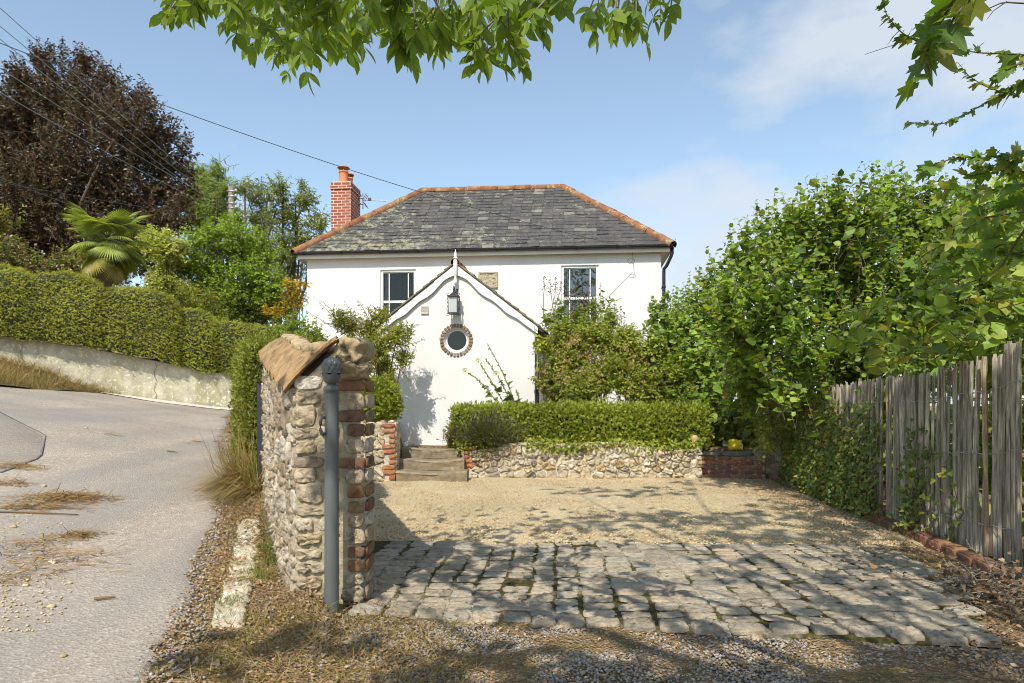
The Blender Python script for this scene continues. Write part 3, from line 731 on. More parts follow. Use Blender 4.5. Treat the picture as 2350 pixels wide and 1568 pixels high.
# flank facing the lane: thin irregular rubble
mb = MB()
H0 = 1.2
def fm_flank(V):
    q, dd, nn = wframe(np.clip(V[:, 0], 0, LW))
    z = wbase(V[:, 0])-.03+(V[:, 1]/H0)*(weave(V[:, 0])-wbase(V[:, 0])+.0)
    return np.c_[q+nn*V[:, 2:3], z]
for c in rubble_cells(LW, H0, .055, .12, (.9, 2.0), r):
    stone(mb, c, fm_flank, r, gap=.004, depth=r.uniform(.010, .028), m=14, rough=.4)
# near end: coursed stone with a brick and stone quoin
zz = lambda y: 1.13-(y-930)*.002457
xx = lambda x: (x-1175)*.002457
fmf = lambda V: np.c_[V[:, 0], 3.85-V[:, 2], V[:, 1]]
lefts = [(863,894),(895,929),(931,978),(980,1006),(1010,1041),(1046,1074),(1076,1107),(1114,1160),(1163,1187),(1191,1219),(1222,1254),(1258,1284),(1287,1317),(1320,1350),(1353,1390)]
widths = [(681,738),(683,734),(684,726),(683,733),(684,726),(683,746),(684,728),(685,741),(687,752),(684,722),(689,738),(686,742),(688,748),(687,740),(684,752)]
for (y0, y1), (x0, x1) in zip(lefts, widths):
    x0 -= 9
    stone(mb, [(xx(x0), zz(y1)), (xx(x1), zz(y1)), (xx(x1), zz(y0)), (xx(x0), zz(y0))], fmf, r, gap=.003, depth=r.uniform(.010, .022), m=22, rough=.4, jit=.07)
    x = x1+3
    while x < 770:
        w = r.uniform(22, 44); w = min(w, 780-x)
        hcut = r.random() < .3
        if hcut:
            ym = (y0+y1)/2
            for (a, b_) in ((y0, ym), (ym, y1)):
                stone(mb, [(xx(x), zz(b_)), (xx(x+w), zz(b_)), (xx(x+w), zz(a)), (xx(x), zz(a))], fmf, r, gap=.005, depth=r.uniform(.006, .016), m=16, rough=.35, jit=.10)
        else:
            stone(mb, [(xx(x), zz(y1)), (xx(x+w), zz(y1)), (xx(x+w), zz(y0)), (xx(x), zz(y0))], fmf, r, gap=.006, depth=r.uniform(.006, .018), m=16, rough=.35, jit=.10)
        x += w+2
quoin = [(901,939,0,797),(1006,1043,0,793),(1078,1111,0,790),(1181,1211,0,798),(1211,1250,0,788),(1315,1342,0,793),(1343,1382,0,785)]
for y0, y1, k, x0 in quoin:
    stone(mb, [(xx(x0), zz(y1)), (xx(838), zz(y1)), (xx(837), zz(y0)), (xx(x0), zz(y0))], fmf, r, gap=.004, depth=r.uniform(.012, .022), m=20, rough=.35, jit=.04)
    fmr = lambda V: np.c_[-.828+V[:, 2], 3.86+V[:, 0], V[:, 1]]
    stone(mb, [(0, zz(y1)), (.2, zz(y1)), (.2, zz(y0)), (0, zz(y0))], fmr, r, gap=.004, depth=.012, m=16, rough=.2)
rel(mb.build('rubble_stones', M['stone'], smooth=True), PW)
mb = MB()
for y0, y1, x0 in ((871,899,773),(940,970,776),(972,1003,795),(1049,1077,776),(1114,1144,796),(1149,1179,797),(1254,1281,797),(1284,1313,797)):
    stone(mb, [(xx(x0), zz(y1)), (xx(838), zz(y1)), (xx(838), zz(y0)), (xx(x0), zz(y0))], fmf, r, gap=.004, depth=.016, m=26, soft=1, rough=.16, ca=.10)
    fmr = lambda V: np.c_[-.828+V[:, 2], 3.86+V[:, 0], V[:, 1]]
    stone(mb, [(0, zz(y1)), (.21, zz(y1)), (.21, zz(y0)), (0, zz(y0))], fmr, r, gap=.003, depth=.012, m=24, rough=.1)
rel(mb.build('quoin_bricks', M['brick'], smooth=True), PW)
# tiles: ribbed terracotta on the lane side, plain on the other
mb = MB(); nu, nv = 240, 14
us = np.linspace(-.05, LW+.03, nu)
def tilepts(us, side):
    uc = np.clip(us, 0, LW); q, dd, nn = wframe(uc); nn = nn.copy()
    for k_, u_ in enumerate(us):
        if u_ < .12: nn[k_] = nrm(np.array([-1, 0])*(1-max(u_, 0)/.12)+nn[k_]*(max(u_, 0)/.12))
    ex = us-uc
    q = q+dd*0+np.c_[np.zeros(len(us)), ex]
    t = np.linspace(0, 1, nv)
    ro = np.interp(uc, [0, LW], [.235, .20])
    hw_out = .062
    rib = .030*np.abs(np.sin(us*np.pi/.24))**3.0+.008*np.floor(us/.21-.001)*0
    step = .0*us
    P = []
    for tt in t:
        off = (-hw_out*(1-tt)+ro*tt) if side > 0 else (WT+.02)*(1-tt)+ro*tt
        z = (weave(uc)-.035)*(1-tt)+wridge(uc)*tt+.035*math.sin(tt*math.pi)*.5+(rib+step)*(1-.4*tt)
        z = z+.012*vnoise(np.stack([us*1.0, np.full(len(us), tt*1.5), np.full(len(us), side)], -1), 3.5)+.006*vnoise(np.stack([us, np.full(len(us), tt*2), us*0], -1), 14)
        P.append(np.c_[q-nn*np.asarray(off)[:, None], z])
    return np.stack(P, 0)
for side in (1, -1):
    top = tilepts(us if side > 0 else us[us > .42], side); bot = top.copy(); bot[..., 2] -= .022
    mb.grid(top, flip=side > 0); mb.grid(bot, flip=side < 0)
    mb.grid(np.stack([top[0], bot[0]]), flip=side < 0); mb.grid(np.stack([top[:, 0], bot[:, 0]]), flip=side > 0)
    mb.grid(np.stack([top[:, -1], bot[:, -1]]), flip=side < 0)
rel(mb.build('coping_tiles', M['tile'], smooth=True), PW)
mb = MB()   # cement bedding along the ridge
for k in range(22):
    u = .25+k*LW/22*.9; q, dd, nn = wframe(np.array([u])); c = q[0]-nn[0]*.21
    lump(mb, (*c, float(wridge(u))-.02), (.075, .10, .035), 30+k, .25, 2.2, 2)
rel(mb.build('ridge_bedding', M['capstone'], smooth=True), PW)
mb = MB()
lump(mb, (xx(806), 3.93, zz(806)), (.090, .17, .086), 4, .38, 1.5, 4)
lump(mb, (xx(811), 3.90, zz(851)), (.088, .14, .050), 8, .32, 1.6, 4)
lump(mb, (xx(797), 4.15, zz(795)), (.085, .16, .075), 13, .22, 1.6, 3)
rel(mb.build('cap_stones', M['capstone'], smooth=True), PW)

# ---------------------------------------------------------------- iron gate post
bx, by = xx(761)*3.666/3.85, 3.666
GP = empty('gate_post', (bx, by, 0))
tag(GP, 'slim grey painted iron gate post with pine cone finial before the stone wall', 'gate post')
z_ = lambda y: 1.13-(y-930)/F*by
mb = MB(); mb.lathe([(0, -.25), (.0385, -.25), (.0385, z_(1390)), (.0375, z_(1200)), (.0365, z_(905)), (.0365, z_(900)), (.041, z_(899)), (.0435, z_(895)), (.0435, z_(892)), (.040, z_(889)), (.036, z_(886)), (.026, z_(884)), (.020, z_(881.5)), (0, z_(881))], (0, 0, 0), 40)
mb.build('shaft', M['post'], GP, True)
fin = MB()
nz_, ns_ = 60, 72
A_ = np.linspace(0, 2*np.pi, ns_, endpoint=False); T_ = np.linspace(0, 1, nz_)
zb_, zt_ = z_(857), z_(820)
P = []
for t in T_:
    rr = .0505*(1-max(0, (t-.30)/.70)**2.9)**.5*(1-.06*(1-t)) if t < 1 else 0.0
    s_ = (np.abs(np.sin((A_*11+t*10.5)/2))*np.abs(np.sin((A_*11-t*10.5)/2)))
    k = np.minimum(1, (1-t)*4)*.007*(s_-.35)
    P.append(np.c_[(rr+k*(rr > .004))*np.cos(A_), (rr+k*(rr > .004))*np.sin(A_), np.full(ns_, zb_+(zt_-zb_)*t)])
P = np.array(P); P = np.concatenate([P, P[:, :1]], 1)
fin.grid(P)
fo = fin.build('pine_cone_finial', M['post'], GP, True)
cup = MB()
P = []
for rr, y, lf in ((.018, 883, 0), (.026, 880, 0), (.040, 876, 0), (.0475, 868, 0), (.050, 860, .3), (.0545, 856, 1.0), (.0560, 855.5, 1.0), (.0505, 857, 1.0), (.046, 860, 1)):
    l_ = np.abs(np.cos(A_*3))**1.2
    P.append(np.c_[(rr-.008*lf*(1-l_))*np.cos(A_), (rr-.008*lf*(1-l_))*np.sin(A_), np.full(ns_, z_(y))-lf*.014*(1-l_)])
P = np.array(P); P = np.concatenate([P, P[:, :1]], 1); cup.grid(P); cup.build('leaf_cup', M['post'], fo, True)
hk = MB(); hz = z_(958)
pts = [(-.030, -.018, hz-.002), (-.040, -.030, hz), (-.047, -.036, hz-.01), (-.050, -.040, hz-.035), (-.049, -.040, hz-.065), (-.043, -.036, hz-.085), (-.033, -.026, hz-.092)]
hk.tube(pts, [.008, .009, .009, .0085, .009, .011, .011], 8); hk.build('hook', M['post'], GP, True)

# ---------------------------------------------------------------- garden front: pier, steps, retaining walls
GW = lambda x, y, Y: at(x, y, Y)
def quoin_bricks(mb, x0, x1, z0, z1, yf, r, n, side=1):
    h = (z1-z0)/n
    for i in range(n):
        w = (.215 if i % 4 in (1, 2) else .105)
        a, b_ = (x1-w, x1) if side > 0 else (x0, x0+w)
        stone(mb, [(a, z0+i*h), (b_, z0+i*h), (b_, z0+(i+1)*h), (a, z0+(i+1)*h)], lambda V: np.c_[V[:, 0], yf-V[:, 2], V[:, 1]], r, gap=.006, depth=.035, m=20, rough=.08)
# left pier
YF = 10.1; xr = (908-1175)/F*YF; xl = -3.9; zt = at(0, 968, YF)[2]
LP = empty('stone_pier', (xr-.5, YF, 0)); tag(LP, 'low flint stone pier with orange brick corner left of the steps', 'stone pier')
mb = MB(); mb.box((xl, YF-.006, -.2), (xr-.012, YF+.42, zt-.02)); rel(mb.build('mortar_core', M['mortar_pale']), LP)
r = np.random.default_rng(31); mb = MB()
for c in rubble_cells(xr-xl-.16, zt, .08, .15, (1.0, 1.9), r):
    stone(mb, c+np.array([xl, 0]), lambda V: np.c_[V[:, 0], YF-V[:, 2], V[:, 1]], r, gap=.006, depth=r.uniform(.018, .038), m=14, rough=.35)
for k in range(16): lump(mb, (xl+.1+(xr-xl-.2)*k/15, YF+.18+r.normal()*.04, zt-.005), (r.uniform(.08, .13), .14, .035), 60+k, .2, 2, 2)
for c in rubble_cells(.4, zt, .08, .15, (1., 1.8), r):
    stone(mb, c, lambda V: np.c_[xr+V[:, 2]-.012, YF+V[:, 0], V[:, 1]], r, gap=.01, depth=.02, m=12)
rel(mb.build('flint_stones', M['stone_far'], smooth=True), LP)
mb = MB(); quoin_bricks(mb, xl, xr, .02, zt-.02, YF+.004, r, 11); rel(mb.build('quoin_bricks', M['brick_orange'], smooth=True), LP)
# steps
ST = empty('stone_steps', (-1.2, 10.1, 0)); tag(ST, 'three worn stone steps rising from the gravel to the white porch', 'steps')
sx0, sx1 = xr+.005, (1072-1175)/F*10.1
for i in range(3):
    mb = MB(); yf = 10.06+.30*i; z0, z1 = -.05 if i == 0 else .157*i-.02, .157*(i+1)
    n1, n2 = 34, 8; prof = [(0, z0), (0, z0+.05), (-.008, z1-.05), (-.012, z1-.022), (0, z1-.004), (.03, z1), (.17, z1), (.34 if i < 2 else .85, z1)]
    P = []
    for a in np.linspace(sx0, sx1+(.0 if i == 0 else -.06*i), n1):
        wear = .030*math.sin(math.pi*(a-sx0)/(sx1-sx0))**2
        row = []
        for k, (dy, z) in enumerate(prof):
            nzv = float(vnoise(np.array([[a, k*.4, i*3.]]), 6)[0])
            row.append((a, yf+dy+.010*nzv, z-(wear if k >= 3 else wear*.5 if k == 2 else 0)+.006*nzv*(k > 0)))
        P.append(row)
    mb.grid(np.array(P), flip=True); P = np.array(P)
    for e, fl in ((0, False), (-1, True)):
        q = P[e]; bt = q.copy(); bt[:, 2] = z0; mb.grid(np.stack([q, bt]), flip=fl)
    rel(mb.build('step', M['step'], smooth=False), ST)
# terrace path behind the steps
mb = MB(); P = []
for t in np.linspace(0, 1, 12):
    y = 11.0+t*1.75; P.append([(x, y, .468-.105*t+.004) for x in np.linspace(-1.9, -.2, 8)])
mb.grid(np.array(P), flip=True); o = mb.build('terrace_path', M['step']); struct(o); o.data.polygons.foreach_set('use_smooth', [True]*len(o.data.polygons))
# main flint wall
YF = 10.55; xl = (1062-1175)/F*YF; xr2 = (1612-1175)/F*YF
SW = empty('retaining_wall', (1, YF, 0)); tag(SW, 'long low flint rubble retaining wall under the clipped box hedge', 'stone wall')
wtop = lambda X: .50+.04*np.sin(X*1.7)+.025*np.sin(X*4.1+1)
mb = MB()
Xs = np.linspace(xl, xr2-.02, 40); prof = [np.c_[Xs, np.full(40, YF-.008), np.full(40, -.2)], np.c_[Xs, np.full(40, YF+.004), wtop(Xs)-.02], np.c_[Xs, np.full(40, YF+.34), wtop(Xs)-.01], np.c_[Xs, np.full(40, YF+.34), np.full(40, -.2)]]
mb.grid(np.array(prof)); mb.box((xl, YF+.018, -.2), (xl+.02, YF+.5, .44)); mb.box((xr2-.03, YF+.018, -.2), (xr2-.01, YF+.33, .44))
rel(mb.build('mortar_core', M['mortar_pale']), SW)
r = np.random.default_rng(41); mb = MB()
for c in rubble_cells(xr2-xl-.13, .55, .065, .125, (1.05, 2.0), r):
    def fm(V): X = xl+.13+V[:, 0]; return np.c_[X, YF-V[:, 2]+.008*np.sin(X*2), V[:, 1]/.55*wtop(X)]
    stone(mb, c, fm, r, gap=.005, depth=r.uniform(.018, .04), m=14, rough=.4)
stone(mb, [(0, 0), (.24, .0), (.25, .14), (.02, .16)], lambda V: np.c_[.05*0+(1415-1175)/F*YF*0-.18+V[:, 0]*1.0+ .36, YF-.02-V[:, 2], .33+V[:, 1]], r, gap=.004, depth=.03, m=16, rough=.3, jit=.06)
for k in range(38):
    X = xl+.1+(xr2-xl-.2)*k/37; lump(mb, (X, YF+.10+r.normal()*.03, float(wtop(X))-.01), (r.uniform(.05, .10), .09, .03), 90+k, .25, 2, 2)
for c in rubble_cells(.45, .46, .07, .12, (1., 1.8), r):
    stone(mb, c, lambda V: np.c_[xl-V[:, 2]+.0, YF+.03+.45-V[:, 0], V[:, 1]], r, gap=.01, depth=.03, m=12)
lump(mb, (at(1597, 0, YF)[0], YF+.08, .60), (.062, .07, .065), 7, .18, 2, 3)
rel(mb.build('flint_stones', M['stone_far'], smooth=True), SW)
mb = MB(); quoin_bricks(mb, xl, xr2, .10, .50, YF+.004, r, 6, -1); rel(mb.build('corner_bricks', M['brick_orange'], smooth=True), SW)
# brick wall with grey coping
BW = empty('brick_wall', (3.45, 10.5, 0)); tag(BW, 'short low dark red brick wall with grey stone coping beside the fence', 'brick wall')
a0, a1 = np.array([xr2+.0, 10.62]), np.array([(1752-1175)/F*10.45, 10.40]); bl = np.linalg.norm(a1-a0); bu = (a1-a0)/bl; bn = np.array([bu[1], -bu[0]])
mb = MB(); 
mb.hexa([(*(a0-bn*.22), -.2), (*(a0-bn*.015), -.2), (*(a1-bn*.015), -.2), (*(a1-bn*.22), -.2), (*(a0-bn*.22), .345), (*(a0-bn*.015), .345), (*(a1-bn*.015), .345), (*(a1-bn*.22), .345)][::1])
rel(mb.build('mortar_core', M['mortar_pale']), BW)
mb = MB(); r = np.random.default_rng(51)
for i in range(5):
    x = -(i % 2)*.115; z0 = .0+i*.069
    while x < bl:
        a, b_ = max(x, 0), min(x+.222, bl)
        if b_-a > .04: stone(mb, [(a, z0), (b_, z0), (b_, z0+.069), (a, z0+.069)], lambda V: np.c_[a0+V[:, 0:1]*bu+bn*V[:, 2:3]*1.0, V[:, 1]], r, gap=.005, depth=.022, m=24, rough=.1)
        x += .227
rel(mb.build('bricks', M['brick_wall'], smooth=True), BW)
mb = MB(); x = -.02
while x < bl:
    w = min(r.uniform(.3, .5), bl+.02-x)
    stone(mb, [(x, -.24), (x+w, -.24), (x+w, .045), (x, .045)], lambda V: np.c_[a0+V[:, 0:1]*bu+bn*V[:, 1:2], .368+V[:, 2]], r, gap=.004, depth=.04, m=28, rough=.15, jit=.03)
    x += w
rel(mb.build('coping', M['coping'], smooth=True), BW)
# yellow bag lying behind the coping
mb = MB(); c = at(1692, 1023, 10.75); lump(mb, c+np.array([0, .1, .0]), (.105, .10, .085), 3, .35, 1.8, 4); lump(mb, c+np.array([-.06, .05, -.035]), (.07, .06, .05), 5, .4, 2.2, 3)
o = mb.build('plastic_bag', M['yellow'], smooth=True); tag(o, 'crumpled bright yellow plastic bag on the grey coping of the brick wall', 'bag')
# brick edging along the fence
BE = MB(); r = np.random.default_rng(61); Yc = 4.58
while Yc < 10.5:
    L_ = .222; dx = float(KX(Yc+L_)-KX(Yc)); u = nrm(np.array([dx, L_])); n_ = np.array([-u[1], u[0]])
    q = np.array([float(KX(Yc))+.01, Yc])+n_*r.normal()*.006; tz = r.normal()*.008
    P = lambda V: np.c_[q+V[:, 0:1]*u+n_*V[:, 2:3], V[:, 1]+tz+V[:, 0]*tz]
    stone(BE, [(0, -.04), (.215, -.04), (.215, .078), (0, .078)], P, r, gap=.003, depth=.0, m=24, rough=0)
    b = (.215, .10, .078)
    # a whole brick: worn top and face
    stone(BE, [(0, -.10), (.215, -.10), (.215, .0), (0, .0)], lambda V: np.c_[q+V[:, 0:1]*u+n_*V[:, 1:2], .055+tz+V[:, 2]], r, gap=.003, depth=.024, m=24, rough=.10, ca=.08)
    stone(BE, [(0, -.05), (.215, -.05), (.215, .072), (0, .072)], lambda V: np.c_[q+V[:, 0:1]*u+n_*(V[:, 2:3]-.012), V[:, 1]+tz], r, gap=.003, depth=.022, m=24, rough=.10, ca=.08)
    Yc += L_*.995
q = np.array([float(KX(4.58))+.01, 4.58])
stone(BE, [(-.005, -.05), (.11, -.05), (.11, .072), (-.005, .072)], lambda V: np.c_[q[0]+V[:, 0], q[1]-V[:, 2]+.006, V[:, 1]], r, gap=.003, depth=.022, m=24, rough=.12)
mb = BE
stone(mb, [(0, 0), (.215, 0), (.215, .1), (0, .1)], lambda V: np.c_[q[0]-.12+V[:, 0], q[1]-.14+V[:, 1], -.01+V[:, 2]], r, gap=.003, depth=.03, m=24, rough=.12)
o = BE.build('brick_edging', M['brick_edge'], smooth=True); tag(o, 'row of mossy red bricks edging the gravel along the paling fence foot', 'brick edging')

# ---------------------------------------------------------------- chestnut paling fence
FN = empty('paling_fence', (3.6, 6.5, 0)); tag(FN, 'weathered grey split chestnut paling fence bound with wire', 'fence')
FXp = ([2.5, 3.6, 4.72, 5.8, 7.0, 8.24, 9.4, 10.6], [3.50, 3.52, 3.545, 3.50, 3.60, 3.80, 3.93, 4.10])
FX = lambda Y: np.interp(Y, *FXp)
FTOP = lambda Y: np.interp(Y, [3.0, 4.2, 4.75, 5.0, 5.35, 5.75, 6.2, 7.2, 8.0, 8.6, 10.6], [1.60, 1.59, 1.585, 1.50, 1.46, 1.39, 1.40, 1.37, 1.34, 1.28, 1.25])
def woodmat():
    m, nt, b = new_mat('weathered_paling')
    obj = nd(nt, 'ShaderNodeTexCoord').outputs['Object']
    v = nd(nt, 'ShaderNodeMapping', {'Vector': obj, 'Scale': (12, 12, .8)}).outputs['Vector']
    oi = nd(nt, 'ShaderNodeObjectInfo').outputs['Random']
    vv = nd(nt, 'ShaderNodeVectorMath', {0: v, 1: nd(nt, 'ShaderNodeCombineXYZ', {'X': oi, 'Y': oi, 'Z': oi}).outputs[0]}, operation='ADD').outputs[0]
    col = ramp(nt, noise(nt, 5, 8, .7, vv), [(.30, (.09,.075,.055)), (.48, (.35,.31,.25)), (.70, (.66,.60,.50))])
    col = mixc(nt, 1.0, col, ramp(nt, oi, [(0, (.70,.68,.65)), (.3, (1.05,1.03,1.0)), (.6, (.85,.85,.84)), (.9, (1.12,1.06,.97)), (1, (1.0,.82,.65))]), 'MULTIPLY')
    col = mixc(nt, ramp(nt, noise(nt, 3, 6, .7, v), [(.60, 0), (.72, .6)]), col, (.13,.13,.06))
    nt.links.new(col, b.inputs['Base Color']); b.inputs['Roughness'].default_value = .85; b.inputs['Specular IOR Level'].default_value = .2
    bump(nt, b, noise(nt, 14, 8, .7, vv), .7, .012)
    return m
M['paling'] = woodmat()
r = np.random.default_rng(71); Y = 3.0; pales = []; shown = []; far_pales = MB()
while Y < 10.5:
    w = r.uniform(.014, .024); pales.append((Y, w)); Y += w*1.45+r.uniform(.002, .009)
for Y, w in pales:
    x = float(FX(Y)); zt = float(FTOP(Y))+r.normal()*.018; zb = -.02+r.uniform(0, .05)
    sides = 6; ang = np.sort(r.uniform(0, 2*np.pi, sides)*.35+np.linspace(0, 2*np.pi, sides, endpoint=False)*.85)
    rr = r.uniform(.75, 1.15, sides); n_ = 14; P = []
    lean = r.normal()*.012; tipk = r.uniform(.3, .85); bx_, by_ = r.normal()*.012, r.normal()*.012; tw = r.normal()*.6; ph = r.uniform(0, 9)
    for i in range(n_):
        t = i/(n_-1); z = zb+(zt-zb)*t
        k = 1.0-.12*t
        if i == n_-2: z = zt-.045
        if i == n_-1: k = tipk
        wob = .010*math.sin(t*5+ph)+.004*math.sin(t*13+ph)
        a = ang+tw*t
        P.append(np.c_[w*rr*k*np.cos(a)*.9+lean*t+bx_*t*(1-t)*4+wob*.6, w*rr*k*np.sin(a)+by_*t*(1-t)*4+wob, np.full(sides, z)])
    P = np.array(P)+np.array([x+r.normal()*.013, Y, 0]); Q = np.concatenate([P, P[:, :1]], 1)
    near = Y > 4.35 and len(shown) < 99
    if near: shown.append(Y)
    mb = MB() if near else far_pales; mb.grid(Q); mb.add(P[-1], [tuple(range(sides))])
    if mb is not far_pales: rel(mb.build('paling', M['paling']), FN)
o = rel(far_pales.build('far_palings', M['paling']), FN); o['kind'] = 'stuff'
for frac in (.17, .52, .83):
    mb = MB()
    for ph in (0, math.pi):
        pts = []
        for Yw in np.arange(3.0, 10.5, .03):
            k = math.sin(Yw*math.pi/.085+ph)
            pts.append((float(FX(Yw))-.030*(1 if ph == 0 else -1)-.004*k, Yw, float(FTOP(Yw))*frac+.010*math.sin(Yw*2.3)+.006*k))
        mb.tube(pts, .003, 4)
    rel(mb.build('binding_wire', M['alu']), FN)
for Yp in (4.95, 6.95, 9.3):
    mb = MB(); x = float(FX(Yp))+.085
    mb.tube([(x, Yp, -.1), (x+.01, Yp, .7), (x+.005, Yp+.01, float(FTOP(Yp))-.02+(.08 if Yp < 5 else 0))], [.05, .047, .044], 10); rel(mb.build('post', M['bark_grey'], smooth=True), FN)
# ---------------------------------------------------------------- the white house
HL = np.array([-4.829, 16.1]); HU = np.array([.9958, -.0913]); HV = np.array([.0913, .9958])
HS = empty('house', (HL[0], HL[1], 0), math.atan2(HU[1], HU[0]))
tag(HS, 'white rendered cottage with hipped slate roof and gabled front porch', 'house')
HW, HD, ZB, ZE = 8.214, 4.5, -.1, 4.62
def hpx(x, y, v):
    k = (x-1175)/F; X0, Y0 = HL+v*HV; u = (k*Y0-X0)/(HU[0]-k*HU[1]); Y = Y0+u*HU[1]
    return np.array([u, CAM_Z-(y-930)/F*Y])
def hw(u, v, z): q = HL+u*HU+v*HV; return np.array([q[0], q[1], z])
# windows (openings measured on the front wall)
wl0, wl1 = hpx(873, 719, 0), hpx(954, 618, 0); wr0, wr1 = hpx(1288, 709, 0), hpx(1374, 608, 0)
WH = 1.42
wins = [(wl0[0], wl1[0], wl1[1]-WH, wl1[1]), (wr0[0], wr1[0], wr1[1]-WH, wr1[1])]
mb = MB()
ub = sorted([0, HW]+[w[0] for w in wins]+[w[1] for w in wins])
for a, b_ in zip(ub[:-1], ub[1:]):
    op = [w for w in wins if w[0] <= a+1e-6 and w[1] >= b_-1e-6]
    spans = [(ZB, ZE)] if not op else [(ZB, op[0][2]), (op[0][3], ZE)]
    for z0, z1 in spans: mb.add([(a, 0, z0), (b_, 0, z0), (b_, 0, z1), (a, 0, z1)], [(0, 1, 2, 3)])
for u0, u1, z0, z1 in wins:      # reveals
    mb.add([(u0, 0, z0), (u0, .13, z0), (u0, .13, z1), (u0, 0, z1)], [(0, 1, 2, 3)]); mb.add([(u1, 0, z0), (u1, .13, z0), (u1, .13, z1), (u1, 0, z1)], [(3, 2, 1, 0)])
    mb.add([(u0, 0, z1), (u1, 0, z1), (u1, .13, z1), (u0, .13, z1)], [(0, 1, 2, 3)]); mb.add([(u0, 0, z0), (u1, 0, z0), (u1, .13, z0), (u0, .13, z0)], [(3, 2, 1, 0)])
mb.add([(HW, 0, ZB), (HW, HD, ZB), (HW, HD, ZE), (HW, 0, ZE)], [(0, 1, 2, 3)]); mb.add([(0, 0, ZB), (0, HD, ZB), (0, HD, ZE), (0, 0, ZE)], [(3, 2, 1, 0)])
mb.add([(0, HD, ZB), (HW, HD, ZB), (HW, HD, ZE), (0, HD, ZE)], [(3, 2, 1, 0)])
mb.build('wall', M['render'], HS)
for u0, u1, z0, z1 in wins:
    wf = MB(); f_ = .055; y0, y1 = .055, .11
    zm = z0+(z1-z0)*.478
    wf.box((u0, y0-.02, z0), (u0+f_, y1, z1)); wf.box((u1-f_, y0-.02, z0), (u1, y1, z1)); wf.box((u0+f_, y0-.02, z1-.05), (u1-f_, y1, z1)); wf.box((u0+f_, y0-.03, z0), (u1-f_, y1, z0+.06))
    wf.box((u0+f_, y0+.005, zm-.028), (u1-f_, y1-.003, zm+.028))
    for uu in (u0+f_+.125, u1-f_-.125-.022):
        wf.box((uu, y0+.014, z0+.06), (uu+.022, y1-.02, zm-.028)); wf.box((uu, y0+.010, zm+.028), (uu+.022, y1-.02, z1-.05))
    wf.box((u0+f_, y0+.010, z1-.072), (u1-f_, y1-.02, z1-.05))
    fo = wf.build('window', M['white'], HS)
    g = MB(); g.add([(u0+f_, .092, z0+.06), (u1-f_, .092, z0+.06), (u1-f_, .092, z1-.05), (u0+f_, .092, z1-.05)], [(0, 1, 2, 3)]); g.build('pane', M['glass'] if u0 < 4 else M['glass_old'], fo)
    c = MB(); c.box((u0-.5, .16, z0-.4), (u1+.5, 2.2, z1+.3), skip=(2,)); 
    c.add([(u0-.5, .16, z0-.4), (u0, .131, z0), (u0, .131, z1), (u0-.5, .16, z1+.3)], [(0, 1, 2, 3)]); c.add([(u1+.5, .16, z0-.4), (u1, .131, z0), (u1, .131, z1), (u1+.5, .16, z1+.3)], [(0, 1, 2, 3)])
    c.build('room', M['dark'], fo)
    cu = MB()
    for ua, ub2 in ((u0+.02, u0+.15),) if u0 < 4 else ((u1-.14, u1-.02),):
        P = [[(ua+(ub2-ua)*t, .20+.02*math.sin(t*14), zz_) for t in np.linspace(0, 1, 16)] for zz_ in (z0-.1, z1+.1)]
        cu.grid(np.array(P))
    cu.build('curtain', M['curtain'], fo)
# eaves: soffit, fascia, gutters
e = .17; ZG = 4.66
mb = MB(); mb.box((-e+.02, -e+.02, ZG-.09), (HW+e-.02, HD+e-.02, ZG-.065)); mb.build('soffit', M['cream'], HS)
mb = MB(); z0, z1 = ZG-.12, ZG+.02
mb.box((-e, -e, z0), (HW+e, -e+.022, z1)); mb.box((-e, -e+.022, z0), (-e+.022, HD+e, z1)); mb.box((HW+e-.022, -e+.022, z0), (HW+e, HD+e, z1)); mb.box((-e+.022, HD+e-.022, z0), (HW+e-.022, HD+e, z1)); mb.build('fascia', M['cream'], HS)
def gutter(mb, p0, p1, out):
    p0, p1, out = map(np.array, (p0, p1, out)); ang = np.linspace(np.pi, 2*np.pi, 11)
    P = [[tuple(q+out*(.056*math.cos(a)+.060)+np.array([0, 0, .056*math.sin(a)])) for q in (p0, p1)] for a in ang]
    P2 = [[tuple(q+out*(.050*math.cos(a)+.060)+np.array([0, 0, .050*math.sin(a)])) for q in (p0, p1)] for a in ang]
    mb.grid(np.array(P)); mb.grid(np.array(P2), flip=True)
    L_ = np.linalg.norm(p1-p0); u = (p1-p0)/L_
    for t in np.arange(.25, L_, .9):
        P = [[tuple(p0+u*(t+w)+out*(.062*math.cos(a)+.060)+np.array([0, 0, .062*math.sin(a)])) for w in (-.012, .012)] for a in ang]
        mb.grid(np.array(P)); mb.grid(np.array(P), flip=True)
mb = MB(); zg = ZG+.015
gutter(mb, (-e-.06, -e, zg), (HW+e+.06, -e, zg), (0, -1, 0)); gutter(mb, (HW+e, HD+e, zg), (HW+e, -e-.06, zg), (1, 0, 0)); gutter(mb, (-e, -e-.06, zg), (-e, HD+e, zg), (-1, 0, 0))
mb.build('gutter', M['black_plastic'], HS, True)
mb = MB(); mb.tube([(HW+e+.06, -.12, zg-.04), (HW+e+.06, -.12, zg-.16), (HW+e+.04, -.10, zg-.22), (HW+.12, -.02, zg-.42), (HW+.07, .03, zg-.48), (HW+.07, .05, zg-.6), (HW+.07, .05, .3)], .038, 10)
for z in (3.8, 2.6, 1.4): mb.tube([(HW+.07, .05, z-.02), (HW+.07, .05, z+.02)], .046, 10)
mb.build('downpipe', M['black_plastic'], HS, True)
